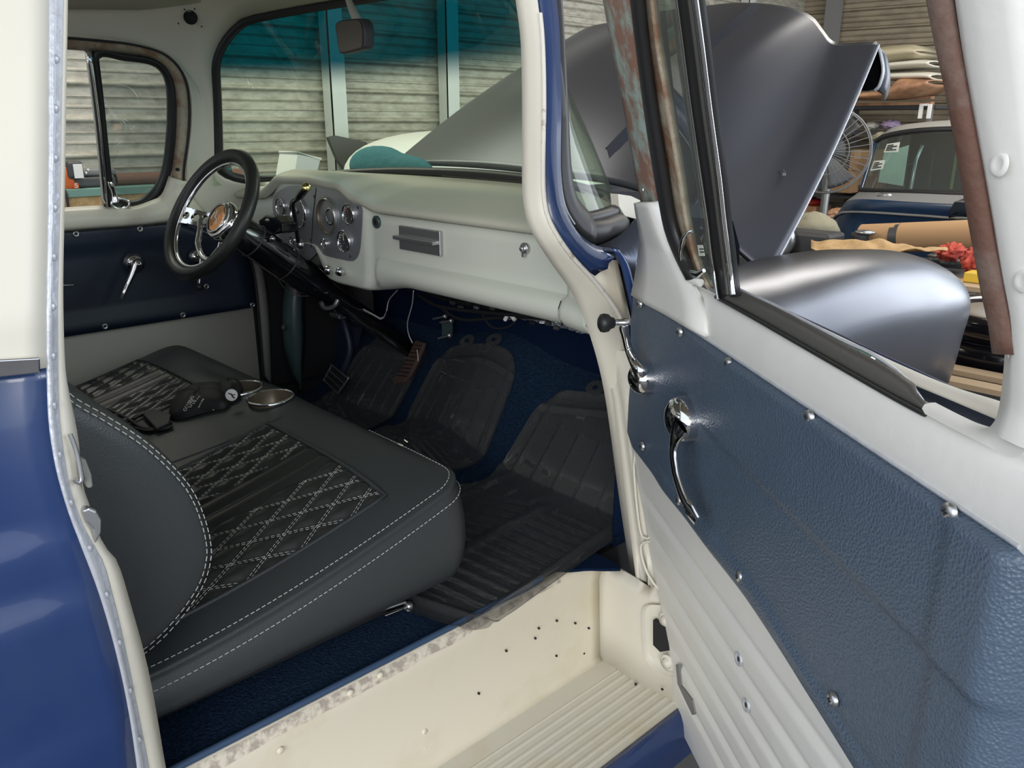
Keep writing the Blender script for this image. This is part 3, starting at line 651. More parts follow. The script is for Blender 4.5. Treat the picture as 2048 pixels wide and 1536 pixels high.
# blue strip running down from the pillar to the door hinge, beige inner cowl beside it
a = RP(((1222, 497), (1240, 530), (1252, 575), (1262, 620), (1266, 650)), 16, lambda u, v: SR(u, v, .05)); b = RP(((1240, 500), (1258, 530), (1270, 575), (1280, 620), (1284, 650)), 16, lambda u, v: SR(u, v, .055))
mb = MB(); mb.grid([a, [p.lerp(q, .5) + V((.006, 0, 0)) for p, q in zip(a, b)], b], navy); mb.build('hinge_post_edge', TR, solid=.004)
a = RP(((1160, 520), (1200, 520), (1232, 520)), 8, lambda u, v: SR(u, v, .012)); b = RP(((1200, 590), (1235, 640), (1262, 650)), 8, lambda u, v: SR(u, v, .012))
mb = MB(); mb.grid([a, b], cream_sill); mb.build('inner_cowl_side', TR, solid=.003)
# hinge pillar wall at the front of the door opening and the step well
mb = MB(); rows = [[V((lerp(XR - .01, -.80, k / 8), 1.225 + .004 * math.sin(k * 1.1), z)) for k in range(9)] for z in (.345, .45, .56, .60)]
for u, v, x1 in ((1272, 1158, -.86), (1262, 1080, -.88), (1252, 1000, -.90), (1240, 900, -.925), (1226, 800, -.94), (1212, 740, -.95), (1198, 690, -.96)):
    p = PY(u, v, 1.225); rows.append([V((lerp(p.x, x1, k / 8), 1.225 + .004 * math.sin(k * 1.1), p.z)) for k in range(9)])
mb.grid(rows, cream); hp = mb.build('hinge_pillar', TR, solid=.004)
def hpp(u, v): return PY(u, v, 1.212)
def rloop(px, n): return RP(px, n, hpp, closed=True)
mb = MB()
for px in (((1268, 920), (1290, 905), (1310, 960), (1316, 1040), (1300, 1075), (1280, 1060)), ((1282, 1090), (1310, 1085), (1325, 1110), (1335, 1170), (1318, 1178), (1292, 1140))):
    mb.tube(rloop(px, 30), .0028, cream, 6, closed=True)
mb.build('pressed_ridge', hp)
mb = MB(); L0 = rloop(((1286, 1215), (1318, 1210), (1350, 1215), (1352, 1290), (1350, 1350), (1318, 1345), (1292, 1320), (1284, 1270)), 36)
cc = sum(L0, V()) / len(L0); mb.grid([L0, [cc.lerp(p, .88) + V((0, .02, 0)) for p in L0], [cc.lerp(p, .02) + V((0, .02, 0)) for p in L0]], cream, cu=True); mb.build('hinge_recess', hp)
mb = MB(); q = [PY(u, v, 1.208) for u, v in ((1306, 1240), (1335, 1256), (1345, 1262), (1345, 1300), (1320, 1304), (1306, 1290))]; mb.prism(q, (0, .01, 0), dark); mb.build('hinge_slot', hp)
for u, v in ((1326, 1245), (1329, 1330)):
    c = PY(u, v, 1.20); mb = MB(); mb.lathe(c + V((0, .012, 0)), (0, -1, 0), [(.017, 0), (.017, .002), (.011, .003), (.011, .009), (0, .010)], cream, 6); mb.lathe(c + V((0, .012, 0)), (0, -1, 0), [(0, .001), (.018, .001), (.018, .003), (.012, .0035)], cream, 24); mb.build('hinge_bolt', hp)

# sill and step
mb = MB(); ys = [-.2 + 1.43 * i / 40 for i in range(41)]
mb.grid([[V((XR - .03, y, .605)), V((XR - .004, y, .606)), V((XR + .004, y, .598)), V((XR + .006, y, .57)), V((XR + .002, y, .55)), V((XR + .012, y, .36)), V((XR + .02, y, .35))] for y in ys], cream_sill)
sill = mb.build('door_sill', TR, solid=.004)
mb = MB(); rows = []
for y in ys:
    row = []
    for j in range(61):
        x = lerp(XR + .015, -.80, j / 60); d = .35; k = (x + .965) / .021
        if x > -.965 and x < -.815: d += .0016 * (abs(k - round(k)) < .17)
        row.append(V((x, y, d)))
    rows.append(row)
mb.grid(rows, mat('step_plate_paint', (.66, .63, .54), .5, bump=.2, bscale=50, col2=(.60, .53, .38), cscale=4, cpos=(.5, .75)), smooth=False); mb.build('step_plate', TR, solid=.004)
mb = MB(); mb.grid([[V((-.80, y, .352)), V((-.785, y, .35)), V((-.775, y, .335)), V((-.77, y, .25)), V((-.80, y, .2))] for y in (-.9, .2, 1.2, 1.5)], navy); mb.build('rocker_panel', TR, solid=.004)
mb = MB()
for u, v in ((1111, 1240), (1075, 1255), (1148, 1245), (1040, 1420), (1140, 1405), (1175, 1255), (1165, 1305), (1010, 1300), (955, 1385), (1110, 1310), (1068, 1275)):
    c = PX(u, v, XR + .006 + .0); mb.lathe(c, (1, 0, 0), [(0, .006), (.0022, .006), (.0024, .002)], dark, 8)
for u, v in ((848, 1497), (912, 1462), (848, 1462), (560, 1500), (700, 1385), (760, 1350)):
    c = PX(u, v, XR + .006); mb.lathe(c, (1, 0, 0), [(0, .004), (.005, .004), (.006, .002), (.006, 0)], cream_sill, 12)
for u, v in ((1272, 1368), (1325, 1378)): mb.lathe(PY(u, v, 1.214), (0, -1, 0), [(0, .002), (.003, .002), (.003, 0)], dark, 8)
mb.build('drilled_hole', sill)
mb = MB(); n0 = 90
for k in range(n0):     # scraped glue strip along the carpet edge
    pass
rows = []
for i in range(80):
    y = -.15 + 1.25 * i / 79; wv = .012 + .010 * noise.noise(V((y * 14, 0, 0))) + .004 * noise.noise(V((y * 60, 2, 0)))
    if y > .75: wv *= max(.15, 1 - (y - .75) * 3)
    rows.append([V((XR - .006, y, .6065)), V((XR + .0045, y, .6005)), V((XR + .0065, y, .598 - wv))])
mb.grid(rows, mat('scraped_glue', (.42, .36, .30), .8, bump=.8, bscale=90, col2=(.70, .64, .52), cscale=45, cpos=(.42, .55))); mb.build('glue_residue', sill)

# floor, toe board, firewall as one carpeted sheet
def FZ(x, y):
    z = .60 + (.85 * max(0, y - 1.38) if y < 1.66 else .238)
    z += .055 * math.exp(-((x - XC) / .17) ** 2) * smooth01((y - 1.0) / .3)
    return z
mb = MB(); rows = []
for i in range(60):
    y = -.2 + 1.86 * i / 59; rows.append([V((lerp(-2.50, XR - .018, j / 40), y, FZ(lerp(-2.50, XR - .018, j / 40), y) + .006)) for j in range(41)])
mb.grid(rows, carpet); cp = mb.build('floor_carpet', TR)
mb = MB(); rows = []
for j in range(41):
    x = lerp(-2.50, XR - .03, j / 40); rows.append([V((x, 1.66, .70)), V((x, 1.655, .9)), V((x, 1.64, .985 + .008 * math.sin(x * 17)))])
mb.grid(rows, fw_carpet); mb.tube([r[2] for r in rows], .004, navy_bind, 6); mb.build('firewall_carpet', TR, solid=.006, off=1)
mb = MB(); mb.tube([V((XR - .008, -.15 + 1.16 * i / 20, .612)) for i in range(21)] + [V((XR - .012, 1.06, .613))], .006, navy_bind, 8); mb.build('carpet_binding', cp)
mb = MB(); mb.box((-2.5, 1.675, .35), (-1.12, 1.69, 1.27), dark); mb.box((-1.12, 1.675, .35), (XR - .02, 1.69, 1.15), dark); fwm = mb.build('firewall', TR)
mb = MB(); mb.box((-2.49, -.2, .5), (XR - .02, 1.7, .59), dark); mb.box((-2.60, -.2, .45), (-2.49, 1.7, .64), dark); mb.build('floor_pan', TR)
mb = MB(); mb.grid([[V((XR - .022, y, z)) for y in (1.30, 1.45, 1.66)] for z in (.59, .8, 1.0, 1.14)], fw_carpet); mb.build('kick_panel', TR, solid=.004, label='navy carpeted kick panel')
# dark rounded patch of carpet turned over the sill front corner
mb = MB(); q = [V((-1.09, 1.10, .609)), V((-1.035, 1.12, .609)), V((-1.005, 1.16, .609)), V((-.975, 1.19, .609)), V((-.96, 1.216, .609)), V((-1.03, 1.222, .609)), V((-1.10, 1.222, .609))]
mb.prism([p - V((0, 0, .0025)) for p in res(q, 30, closed=True)], (0, 0, .006), fw_carpet); mb.build('carpet_corner', TR)

# left side of the cab: door with its vinyl panel, frames, glass
LD = []
mb = MB(); xi = XL - .036
fr = RP(((346, 440), (380, 452), (440, 478), (500, 520), (510, 570), (520, 640), (528, 745), (528, 830)), 24, lambda u, v: PX(u, v, xi))
rows = []
for p in fr: rows.append([V((xi, -.12, p.z)), V((xi, .3, p.z)), V((xi, .8, p.z)), p])
mb.grid(rows, cream)
zb_ = PX(200, 448, xi).z
tp_ = RP(((125, 424), (200, 420), (215, 424), (265, 422), (300, 410), (325, 395), (342, 355)), 24, lambda u, v: PX(u, v, XL - .004)); tp_[0] = tp_[0]
bt = [V((XL + .006, p.y + (.03 if i > 17 else 0), PX(338, 440, XL + .006).z + .001)) for i, p in enumerate(tp_)]
rear = V((XL - .004, -.12, tp_[0].z)); mb.grid([[V((XL + .006, -.12, bt[0].z))] + bt, [V((XL + .008, -.12, bt[0].z + .01))] + [p.lerp(q, .25) + V((.016, 0, 0)) for p, q in zip(bt, tp_)], [V((XL + .006, -.12, rear.z - .01))] + [p.lerp(q, .8) + V((.012, 0, 0)) for p, q in zip(bt, tp_)], [rear] + tp_], cream)
# corner up to the rusty frame
ca = RP(((342, 355), (325, 395), (300, 412), (262, 424)), 16, lambda u, v: SL(u, v, .006)); cb = RP(((371, 362), (376, 385), (400, 420), (440, 462)), 16, lambda u, v: SL(u, v, .004))
mb.grid([ca, cb], cream)
ld = mb.build('door', TR, solid=.03, off=0, label='driver door, closed')
mb = MB(); fr2 = RP(((338, 441), (420, 470), (500, 520), (506, 560), (514, 612)), 20, lambda u, v: PX(u, v, XL))
z0 = fr2[0].z; z1 = PX(520, 612, XL).z
rows = []
for k in range(17):
    f = k / 16; z = lerp(z1, z0, f); ym = interp(z, sorted([(p.z, p.y) for p in fr2]))
    b_ = .012 * smooth01((f - .12) / .06) * (1 - smooth01((f - .78) / .05))
    rows.append([V((XL + .006 - b_ * smooth01(j / 4) * (1 - smooth01((j - 20) / 5)), lerp(-.1, ym, j / 24), z)) for j in range(25)])
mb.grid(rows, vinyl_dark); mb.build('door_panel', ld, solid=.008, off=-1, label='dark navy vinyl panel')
for u, v in ((152, 468), (280, 458), (210, 653), (366, 630), (505, 610), (413, 573)):
    c = PX(u, v, XL + .008); mb = MB(); mb.lathe(c, (1, 0, 0), [(0, .001), (.003, .001), (.005, .003), (.0085, .003), (.009, 0)], steel, 14); mb.lathe(c, (1, 0, 0), [(0, .0035), (.002, .0035), (.003, .001)], dark, 8); mb.build('panel_screw', ld)
p0 = PX(270, 527, XL + .02); mb = MB(); mb.lathe(p0 - V((.012, 0, 0)), (1, 0, 0), [(.03, 0), (.029, .012), (.02, .022), (.012, .028), (.012, .045), (0, .05)], chrome, 24)
pp = [PX(u, v, XL + .06) for u, v in ((272, 528), (265, 548), (254, 572), (243, 598))]; mb.tube(res(pp, 12), [.010, .010, .009, .009, .008, .008, .007, .007, .007, .007, .006, .004], chrome, 10); mb.build('door_handle', ld)
p0 = PX(397, 515, XL + .02); mb = MB(); mb.lathe(p0 - V((.012, 0, 0)), (1, 0, 0), [(.026, 0), (.024, .012), (.014, .02), (0, .028)], chrome, 20); mb.tube([p0 + V((.02, 0, 0)), PX(400, 545, XL + .05), PX(398, 572, XL + .05)], .007, chrome, 8); mb.ell(PX(398, 574, XL + .065), (.016, .011, .011), black); mb.build('window_crank', ld)
mb = MB(); mb.tube([PX(126, 571, XL + .03), PX(146, 570, XL + .03)], .003, chrome, 6); mb.build('pull_rod', ld)
# rusty window frame
fa = RP(((60, 72), (130, 76), (200, 82), (262, 89), (318, 104), (351, 128), (371, 163), (378, 212), (376, 270), (368, 330), (366, 366)), 40, lambda u, v: SL(u, v, .002))
fb = RP(((60, 95), (130, 97), (185, 101), (250, 106), (305, 116), (334, 138), (349, 170), (353, 215), (352, 270), (346, 330), (342, 362)), 40, lambda u, v: SL(u, v, -.02))
mb = MB(); mb.grid([fa, [a.lerp(b, .5) + V((.004, 0, 0)) for a, b in zip(fa, fb)], fb], rust3); wf = mb.build('window_frame', TR, solid=.003)
mb = MB(); mb.tube([p + V((.004, 0, 0)) for p in fa], .0035, black, 6); mb.lathe(SL(354, 339, .0) + V((.0, 0, 0)), (1, 0, 0), [(0, .006), (.005, .006), (.005, 0)], dark, 12); mb.build('weatherstrip', wf)
# vent window: black rubber ring, glass, latch, division bar
vo = RP(((186, 101), (250, 106), (305, 116), (334, 138), (349, 170), (353, 215), (352, 270), (345, 335), (330, 380), (302, 404), (262, 418), (222, 424), (214, 390), (205, 300), (196, 200)), 80, lambda u, v: SL(u, v, -.022), closed=True)
vi = RP(((198, 119), (250, 122), (300, 129), (322, 143), (333, 168), (336, 215), (334, 270), (327, 330), (313, 368), (290, 393), (262, 402), (236, 396), (226, 380), (217, 300), (207, 200)), 80, lambda u, v: SL(u, v, -.022), closed=True)
mb = MB(); mb.grid([vo, [a.lerp(b, .35) + V((.010, 0, 0)) for a, b in zip(vo, vi)], [a.lerp(b, .7) + V((.008, 0, 0)) for a, b in zip(vo, vi)], vi, [p - V((.01, 0, 0)) for p in vi], [p - V((.01, 0, 0)) for p in vo]], black, cu=True); vw = mb.build('vent_window', ld)
cvi = sum(vi, V()) / len(vi); mb = MB(); mb.grid([vi, [cvi.lerp(p, .5) for p in vi], [cvi.lerp(p, .01) for p in vi]], scratched, cu=True); mb.build('vent_glass', ld)
mb = MB(); l1 = RP(((176, 98), (190, 200), (201, 300), (212, 424)), 12, lambda u, v: SL(u, v, -.016)); l2 = RP(((196, 100), (208, 200), (218, 300), (232, 424)), 12, lambda u, v: SL(u, v, -.016)); mb.grid([l1, l2], black); mb.tube(l1, .0028, chrome, 6); mb.build('division_bar', ld, solid=.012, off=-1)
mb = MB(); mb.tube(res([SL(u, v, .01) for u, v in ((219, 364), (224, 375), (229, 392), (231, 405))], 12), [.005, .007, .008, .008, .007, .007, .007, .007, .008, .009, .010, .010], chrome, 8); c = SL(240, 407, .0)
mb.tube([c + V((.004, .024 * math.cos(a), .014 * math.sin(a))) for a in [6.283 * k / 20 for k in range(20)]], .004, chrome, 6, closed=True); mb.build('vent_latch', ld)
mb = MB(); l3 = [V((XL, -.12, tp_[0].z + .004))] + [SL(u, v, -.006) + V((0, 0, .003)) for u, v in ((128, 423), (212, 419))]; mb.tube(l3, .0045, dark, 6); mb.build('sill_weatherstrip', ld)
# grey body post in front of the driver door, dark kick panel, hardware
pa_ = RP(((500, 505), (512, 560), (520, 640), (529, 752)), 14, lambda u, v: PX(u, v, XL + .01)); pb_ = RP(((518, 505), (532, 560), (541, 640), (545, 770)), 14, lambda u, v: PX(u, v, XL + .0))
mb = MB(); mb.grid([pa_, [a.lerp(b, .5) + V((.008, 0, 0)) for a, b in zip(pa_, pb_)], pb_], post_m); mb.build('door_post', TR, solid=.01)
mb = MB(); mb.tube([p + V((.002, -.004, 0)) for p in pa_], .004, black, 6); mb.build('door_seal', TR)
mb = MB(); mb.box((-2.56, 1.21, .6), (-2.53, 1.68, 1.33), dark); mb.box((-2.56, 1.0, 1.2), (-2.535, 1.3, 1.33), dark); kb = mb.build('cowl_side_liner', TR)
ka = RP(((575, 545), (566, 610), (568, 690), (590, 770)), 14, lambda u, v: PX(u, v, -2.48)); kc = RP(((612, 550), (608, 610), (610, 690), (598, 782)), 14, lambda u, v: PX(u, v, -2.47))
mb = MB(); mb.grid([ka, [a.lerp(b, .5) + V((.035, 0, 0)) for a, b in zip(ka, kc)], kc], kick_m); mb.build('kick_panel', TR, solid=.004)
mb = MB(); mb.ell(PX(568, 655, -2.46), (.008, .010, .012), darkgrey, 8, 6); mb.build('panel_clip', TR)

# right rear corner of the cab, close to the camera
E1 = ((96, -80), (97, 0), (97, 200), (96, 400), (93, 560), (92, 640), (93, 745), (97, 844), (108, 920), (122, 978), (140, 1035), (158, 1082), (201, 1197), (238, 1331), (262, 1453), (282, 1600))
E2 = ((129, -80), (128, 0), (124, 200), (121, 400), (118, 520), (116, 600), (116, 690), (117, 760), (120, 840), (134, 945), (149, 1004), (167, 1051), (186, 1085), (208, 1124), (226, 1190), (244, 1264), (274, 1411), (299, 1536), (312, 1600))
E3 = ((131, -80), (130, 0), (127, 200), (124, 400), (122, 520), (123, 600), (127, 690), (134, 760), (150, 840), (158, 887), (165, 966), (176, 1000), (188, 1040), (208, 1090), (235, 1124), (262, 1210), (299, 1350), (332, 1536), (346, 1600))
def SK(u, v, off=0):  # the outer skin's bulge
    x = -.985
    for i in range(5):
        p = PX(u, v, x); z = p.z; x = -.985 + off - max(0, z - 1.3) * .25 + .02 * math.sin(max(0, min(1, (1.24 - z) / .75)) * math.pi)
    return PX(u, v, x)
e1 = RP(E1, 70, SK); e2 = RP(E2, 70, lambda u, v: SK(u, v, -.012)); e3 = RP(E3, 70, lambda u, v: SK(u, v, -.04))
cz = PX(60, 742, -.985).z
mb = MB()
def skinrow(p, z_hi):
    return [V((p.x - .10 * f ** 2.2 + (.010 * math.sin(f * 3)) , p.y - .75 * f, p.z)) for f in (0, .03, .08, .16, .3, .5, .75, 1)]
up_ = [p for p in e1 if p.z >= cz - .012]; lo_ = [p for p in e1 if p.z <= cz + .012]
mb.grid([skinrow(p, 1) for p in up_], cream); mb.build('upper_rear_corner', TR, solid=.004)
rows = []
for p in lo_:
    b_ = 0
    for zc, wd, am in ((1.045, .012, .009), (.965, .014, .010), (.78, .02, .008)): b_ += am * smooth01((p.z - zc + wd) / (2 * wd)) 
    rows.append([q + V((.0 - (b_ if i > 0 else 0) * min(1, i / 2), 0, 0)) for i, q in enumerate(skinrow(p, 0))])
mb = MB(); mb.grid(rows, navy); mb.build('lower_rear_corner', TR, solid=.004)
mb = MB(); mb.grid([e1, [a.lerp(b, .3) + V((.005, 0, 0)) for a, b in zip(e1, e2)], [a.lerp(b, .55) - V((.001, 0, 0)) for a, b in zip(e1, e2)], [a.lerp(b, .85) + V((.004, 0, 0)) for a, b in zip(e1, e2)], e2], caulk); fl2 = mb.build('pinch_weld', TR, solid=.003)
for i in range(8, 66, 4):
    mb = MB(); mb.ell(e1[i].lerp(e2[i], .45) + V((.002, .0, 0)), (.003, .004, .005), caulk, 10, 6); mb.build('spot_weld', fl2)
mb = MB(); mb.grid([[p + V((.003, 0, 0)) for p in e2], [a.lerp(b, .5) + V((.006, .002, 0)) for a, b in zip(e2, e3)], e3, [p + V((-.05, -.012, 0)) for p in e3]], cream); mb.build('door_jamb', TR, solid=.003)
mb = MB(); mb.tube(res([SK(u, v, -.004) for u, v in ((140, 868), (152, 900), (160, 935), (163, 960), (155, 966), (149, 958))], 20), .0028, steel, 8); mb.build('latch_loop', TR)
mb = MB(); q = [SK(u, v, -.012) for u, v in ((163, 918), (172, 918), (184, 950), (187, 975), (176, 978), (165, 945))]; mb.prism(q, (-.012, 0, 0), post_m); mb.build('latch_pad', TR, bevel=.003, seg=3)
mb = MB(); q = [SK(u, v, -.006) for u, v in ((164, 1020), (178, 1015), (194, 1022), (204, 1040), (203, 1066), (192, 1090), (186, 1060), (172, 1045))]; mb.prism(q, (-.012, 0, 0), steel); mb.build('striker_plate', TR, bevel=.003, seg=3)
mb = MB(); q = [SK(u, v, .008) for u, v in ((-60, 722), (78, 714), (80, 744), (-60, 758))]
q = [SK(u, v, .003) for u, v in ((-90, 722), (78, 713), (79, 745), (-90, 762))]; mb.prism(q, (.005, 0, 0), chrome); mb.build('side_trim_strip', TR, bevel=.002, seg=3)

# left side outer skin (seen from other places) and roof skin stays with the shell
mb = MB(); mb.grid([[V((XL - .09, y, z)) for y in (-.25, .4, 1.2)] for z in (.35, .8, 1.2)], navy); mb.build('left_outer_skin', TR, solid=.004)

# ------------------------------------------------------------------ dashboard
def zcrown(x): return .056 * sinterp(x, [(-2.50, 0), (-2.43, .02), (-2.33, .95), (-2.18, 1.0), (-2.02, .86), (-1.93, .35), (-1.82, 0), (-1.0, 0)])
def ye(x): dx = abs(x - XC); return 1.225 - .30 * max(0, dx - .60) ** 1.0 * (1 if x < XC else .35) - .02 * smooth01((dx - .5) / .2)
def ywind(x):
    for a, b in zip(HB, HB[1:]):
        if b.x <= x <= a.x: return lerp(a.y, b.y, (a.x - x) / max(1e-6, a.x - b.x))
    return 1.2
def dash_secs():
    rows = []
    for i in range(121):
        x = lerp(-2.50, XR - .025, i / 120); c = zcrown(x); y0 = ye(x); zt = 1.302 + c; zs = zt - .028 - .006 * (c > .01); yw = max(ywind(x) - .012, y0 + .05); zw = 1.352 - .03 * smooth01((abs(x - XC) - .45) / .28)
        prof = [(yw, zw), (lerp(y0, yw, .75), lerp(zt, zw, .8) + .004), (lerp(y0, yw, .45), lerp(zt, zw, .55) + .006 * (1 + c * 10)), (y0 + .06, zt + .010), (y0 + .03, zt + .004), (y0 + .010, zt - .004), (y0, zt - .014), (y0 + .004, zt - .024), (y0 + .018, zs)]
        rows.append([V((x, y, z)) for y, z in prof])
    return rows
def face_prof(x):
    c = zcrown(x); y0 = ye(x); zs = 1.302 + c - .030
    yf = 1.252 - .012 * (1 - smooth01((x + 1.90) / .03)) - .006 * smooth01((x + 1.80) / .02) * 0
    yf = min(yf, y0 + .03) if abs(x - XC) > .62 else yf
    g = smooth01((x + 1.86) / .03)                                   # ledge and roll exist right of the gauges
    zb = lerp(1.062, 1.092, smooth01((x + 1.93) / .22))
    arch = math.exp(-((x + 2.19) / .085) ** 4); zb = zb + arch * .10
    if x < -2.30: zb = lerp(1.10, zb, smooth01((x + 2.40) / .1))
    zl = 1.154
    p = [(yf, zs)]
    for f in (.25, .5, .75): p.append((yf, lerp(zs, zl + .004, f)))
    p += [(yf, zl + .004), (lerp(yf, yf - .004, g), zl), (lerp(yf, yf - .018, g), zl - .006), (lerp(yf, yf - .026, g), lerp(lerp(zl, zb, .25), zl - .022, g)), (lerp(yf - .002, yf - .026, g), lerp(zl, zb, .6)), (yf - .010, lerp(zl, zb, .88)), (yf + .008, zb), (yf + .035, zb - .003), (yf + .13, zb + .01)]
    return [V((x, a, b)) for a, b in p]
mb = MB(); mb.grid([face_prof(lerp(-2.50, XR - .03, i / 150)) for i in range(151)], dash_paint); dash = mb.build('dashboard', TR, solid=.003, off=1)
mb = MB(); mb.grid(dash_secs(), pad_vinyl); mb.build('dash_pad', dash, label='cream vinyl pad over the dashboard')
mb = MB(); mb.tube([V((x, ywind(x) - .05, 1.357 - .03 * smooth01((abs(x - XC) - .45) / .28))) for x in [lerp(-1.86, -1.25, k / 20) for k in range(21)]], .0022, dark, 5); mb.build('defroster_slot', dash)
# glove box door gap lines and end cap gap
def onface(x, k, off=-.001):
    p = face_prof(x); f = k; i = int(f); f -= i; a, b = p[i], p[min(i + 1, len(p) - 1)]; q = a.lerp(b, f); return q + V((0, off, 0))
gx0, gx1 = -1.447, -1.155
mb = MB(); ln = [onface(gx0, k / 4) for k in range(0, 16)] + [onface(gx0 - .006, 4.2), onface(gx0 - .012, 5.5)] + [onface(gx0 - .012 + .012 * smooth01((k - 6) / 4), k) for k in (6.2, 7, 8, 9)] + [onface(gx0 + .01, 10)]
mb.tube(ln, .0013, dark, 5)
mb.tube([onface(lerp(gx0, gx1, k / 20), .35) for k in range(21)], .0009, worn, 4)
mb.tube([onface(gx1, k / 4) for k in range(1, 20)], .0011, worn, 5)
mb.tube([onface(gx1 - .006 + .02 * ((k - 6.5) / 3) ** 2 * .5, k) for k in (5, 5.6, 6.2, 7, 8, 9, 10)], .0026, dark, 6); mb.build('glove_box_gap', dash)
mb = MB(); c = PY(1049, 497, 1.243); mb.lathe(c, (0, -1, 0), [(.0125, -.004), (.0125, .002), (.010, .004), (.0065, .004), (.006, .010), (.004, .012), (0, .012)], steel, 20); mb.box(c + V((-.003, -.006, -.018)), c + V((.003, .002, -.010)), steel); mb.build('glove_box_lock', dash)
mb = MB(); c = PY(753, 444, 1.246); mb.lathe(c, (0, -1, 0), [(.0165, -.004), (.0165, .003), (.0125, .005), (.009, .004), (.008, -.003), (0, -.003)], kick_m, 24); mb.lathe(c, (0, -1, 0), [(0, .0045), (.008, .0045)], dark, 16); mb.build('lighter_socket', dash)
a = PY(802, 501, 1.243); b = PY(882, 459, 1.243); mb = MB(); mb.box((a.x, 1.238, min(a.z, b.z) + .004), (b.x, 1.247, max(a.z, b.z) - .004), steel); ash = mb.build('ashtray', dash, bevel=.002, seg=3)
mb = MB(); zc = (a.z + b.z) / 2; mb.box((a.x - .006, 1.222, zc - .004), (b.x - .008, 1.240, zc + .006), steel); mb.build('ashtray_handle', dash, bevel=.002)
for u, v, r_ in ((659, 540, .0135), (683, 543, .0125)):
    c = PY(u, v, 1.222); mb = MB(); mb.lathe(c + V((0, .03, 0)), (0, -1, 0), [(.012, 0), (.012, .004), (.006, .006), (.0055, .02), (.009, .024), (r_, .032), (r_, .038), (r_ * .7, .045), (0, .047)], chrome, 22); mb.build('dash_knob', dash)
mb = MB(); c = PY(701, 553, 1.235); mb.lathe(c + V((0, .004, 0)), (0, -1, 0), [(.0075, 0), (.0075, .003), (.006, .003), (.006, .001), (0, .001)], dash_paint, 16); mb.build('plugged_hole', dash)

# instrument panel
IY = 1.236
def ip(u, v, y=IY): return PY(u, v, y)
plate = RP(((568, 375), (600, 371), (650, 374), (688, 384), (716, 399), (725, 412), (723, 470), (718, 508), (706, 523), (690, 521), (655, 513), (634, 506), (618, 520), (590, 510), (556, 470), (546, 430), (547, 395)), 60, lambda u, v: ip(u, v), closed=True)
mb = MB(); mb.prism(plate, (0, .008, 0), alu); ins = mb.build('instrument_panel', TR, bevel=.0015)
mb = MB(); mb.tube([p + V((0, .004, 0)) for p in plate], .0022, dark, 5, closed=True); mb.build('panel_rim', ins)
mb = MB(); mb.tube([ip(632, 376, IY - .001), ip(626, 430, IY - .001), ip(622, 495, IY - .001)], .0009, dark, 4); mb.build('center_seam', ins)
for u, v in ((552, 405), (629, 393), (621, 480), (716, 415), (701, 513)):
    mb = MB(); mb.lathe(ip(u, v), (0, -1, 0), [(0, .002), (.003, .002), (.0045, .001), (.0045, 0)], darkgrey, 12); mb.build('panel_screw', ins)
dialm = mat('dark_gauge_dial', (.05, .052, .055), .35); dialg = mat('grey_gauge_dial', (.16, .165, .17), .35); brz = mat('bronze_recess', (.20, .165, .12), .35, metal=.5)
gl_lens = glass('gauge_lens', (.9, .9, .9), .02)
def gauge(u, v, r, dial, marks=True, deep=.010, needle=.6, redtip=False, name='gauge'):
    c = ip(u, v); mb = MB()
    mb.lathe(c, (0, -1, 0), [(r * 1.0, 0), (r * 1.05, .004), (r * 1.0, .008), (r * .90, .0085), (r * .84, .004), (r * .82, .001)], chrome, 40)
    mb.lathe(c, (0, -1, 0), [(r * .83, .0022), (r * .5, .0018), (0, .0018)], dial, 32)
    g = mb.build(name, ins)
    if marks:
        m2 = MB()
        for k in range(13):
            a = math.radians(220 - 260 * k / 12); d = V((math.cos(a), 0, math.sin(a))); w_ = .0007 if k % 3 else .0012
            m2.tube([c + V((0, -.003, 0)) + d * r * .62, c + V((0, -.003, 0)) + d * r * (.75 if k % 3 else .78)], w_, white_pl, 4)
        a = math.radians(needle * 180); d = V((math.cos(a), 0, math.sin(a))); m2.tube([c + V((0, -.004, 0)) - d * r * .15, c + V((0, -.004, 0)) + d * r * .6], .0011, red_m if redtip else white_pl, 5)
        m2.lathe(c + V((0, -.003, 0)), (0, -1, 0), [(r * .12, 0), (r * .1, .003), (0, .003)], ink, 12)
        m2.v = m2.v; m2.build('gauge_markings', ins)
gauge(598, 425, .047, dialg, needle=.7)
gauge(563, 412, .026, dialg, needle=.4)
gauge(699, 428, .028, dialm, needle=.62, redtip=True)
gauge(690, 483, .031, dialm, needle=.55)
gauge(651, 487, .014, dialg, marks=False, name='warning_lamp')
gauge(588, 480, .014, dialg, marks=False, name='warning_lamp')
c = ip(656, 432); r = .050; mb = MB()
mb.lathe(c, (0, -1, 0), [(r, 0), (r * 1.04, .004), (r, .008), (r * .92, .008), (r * .90, .003), (r * .88, -.012), (r * .55, -.014), (r * .52, -.004), (r * .45, -.002), (0, -.002)], brz, 40); mb.lathe(c, (0, -1, 0), [(r * .96, .0095), (r * 1.05, .005), (r * 1.02, 0)], steel, 40); mb.lathe(c + V((.014, 0, 0)), (0, -1, 0), [(r * .50, .003), (r * .42, .005), (r * .36, .003)], chrome, 30)
mb.build('speedometer', ins, label='large bronze recessed gauge opening')

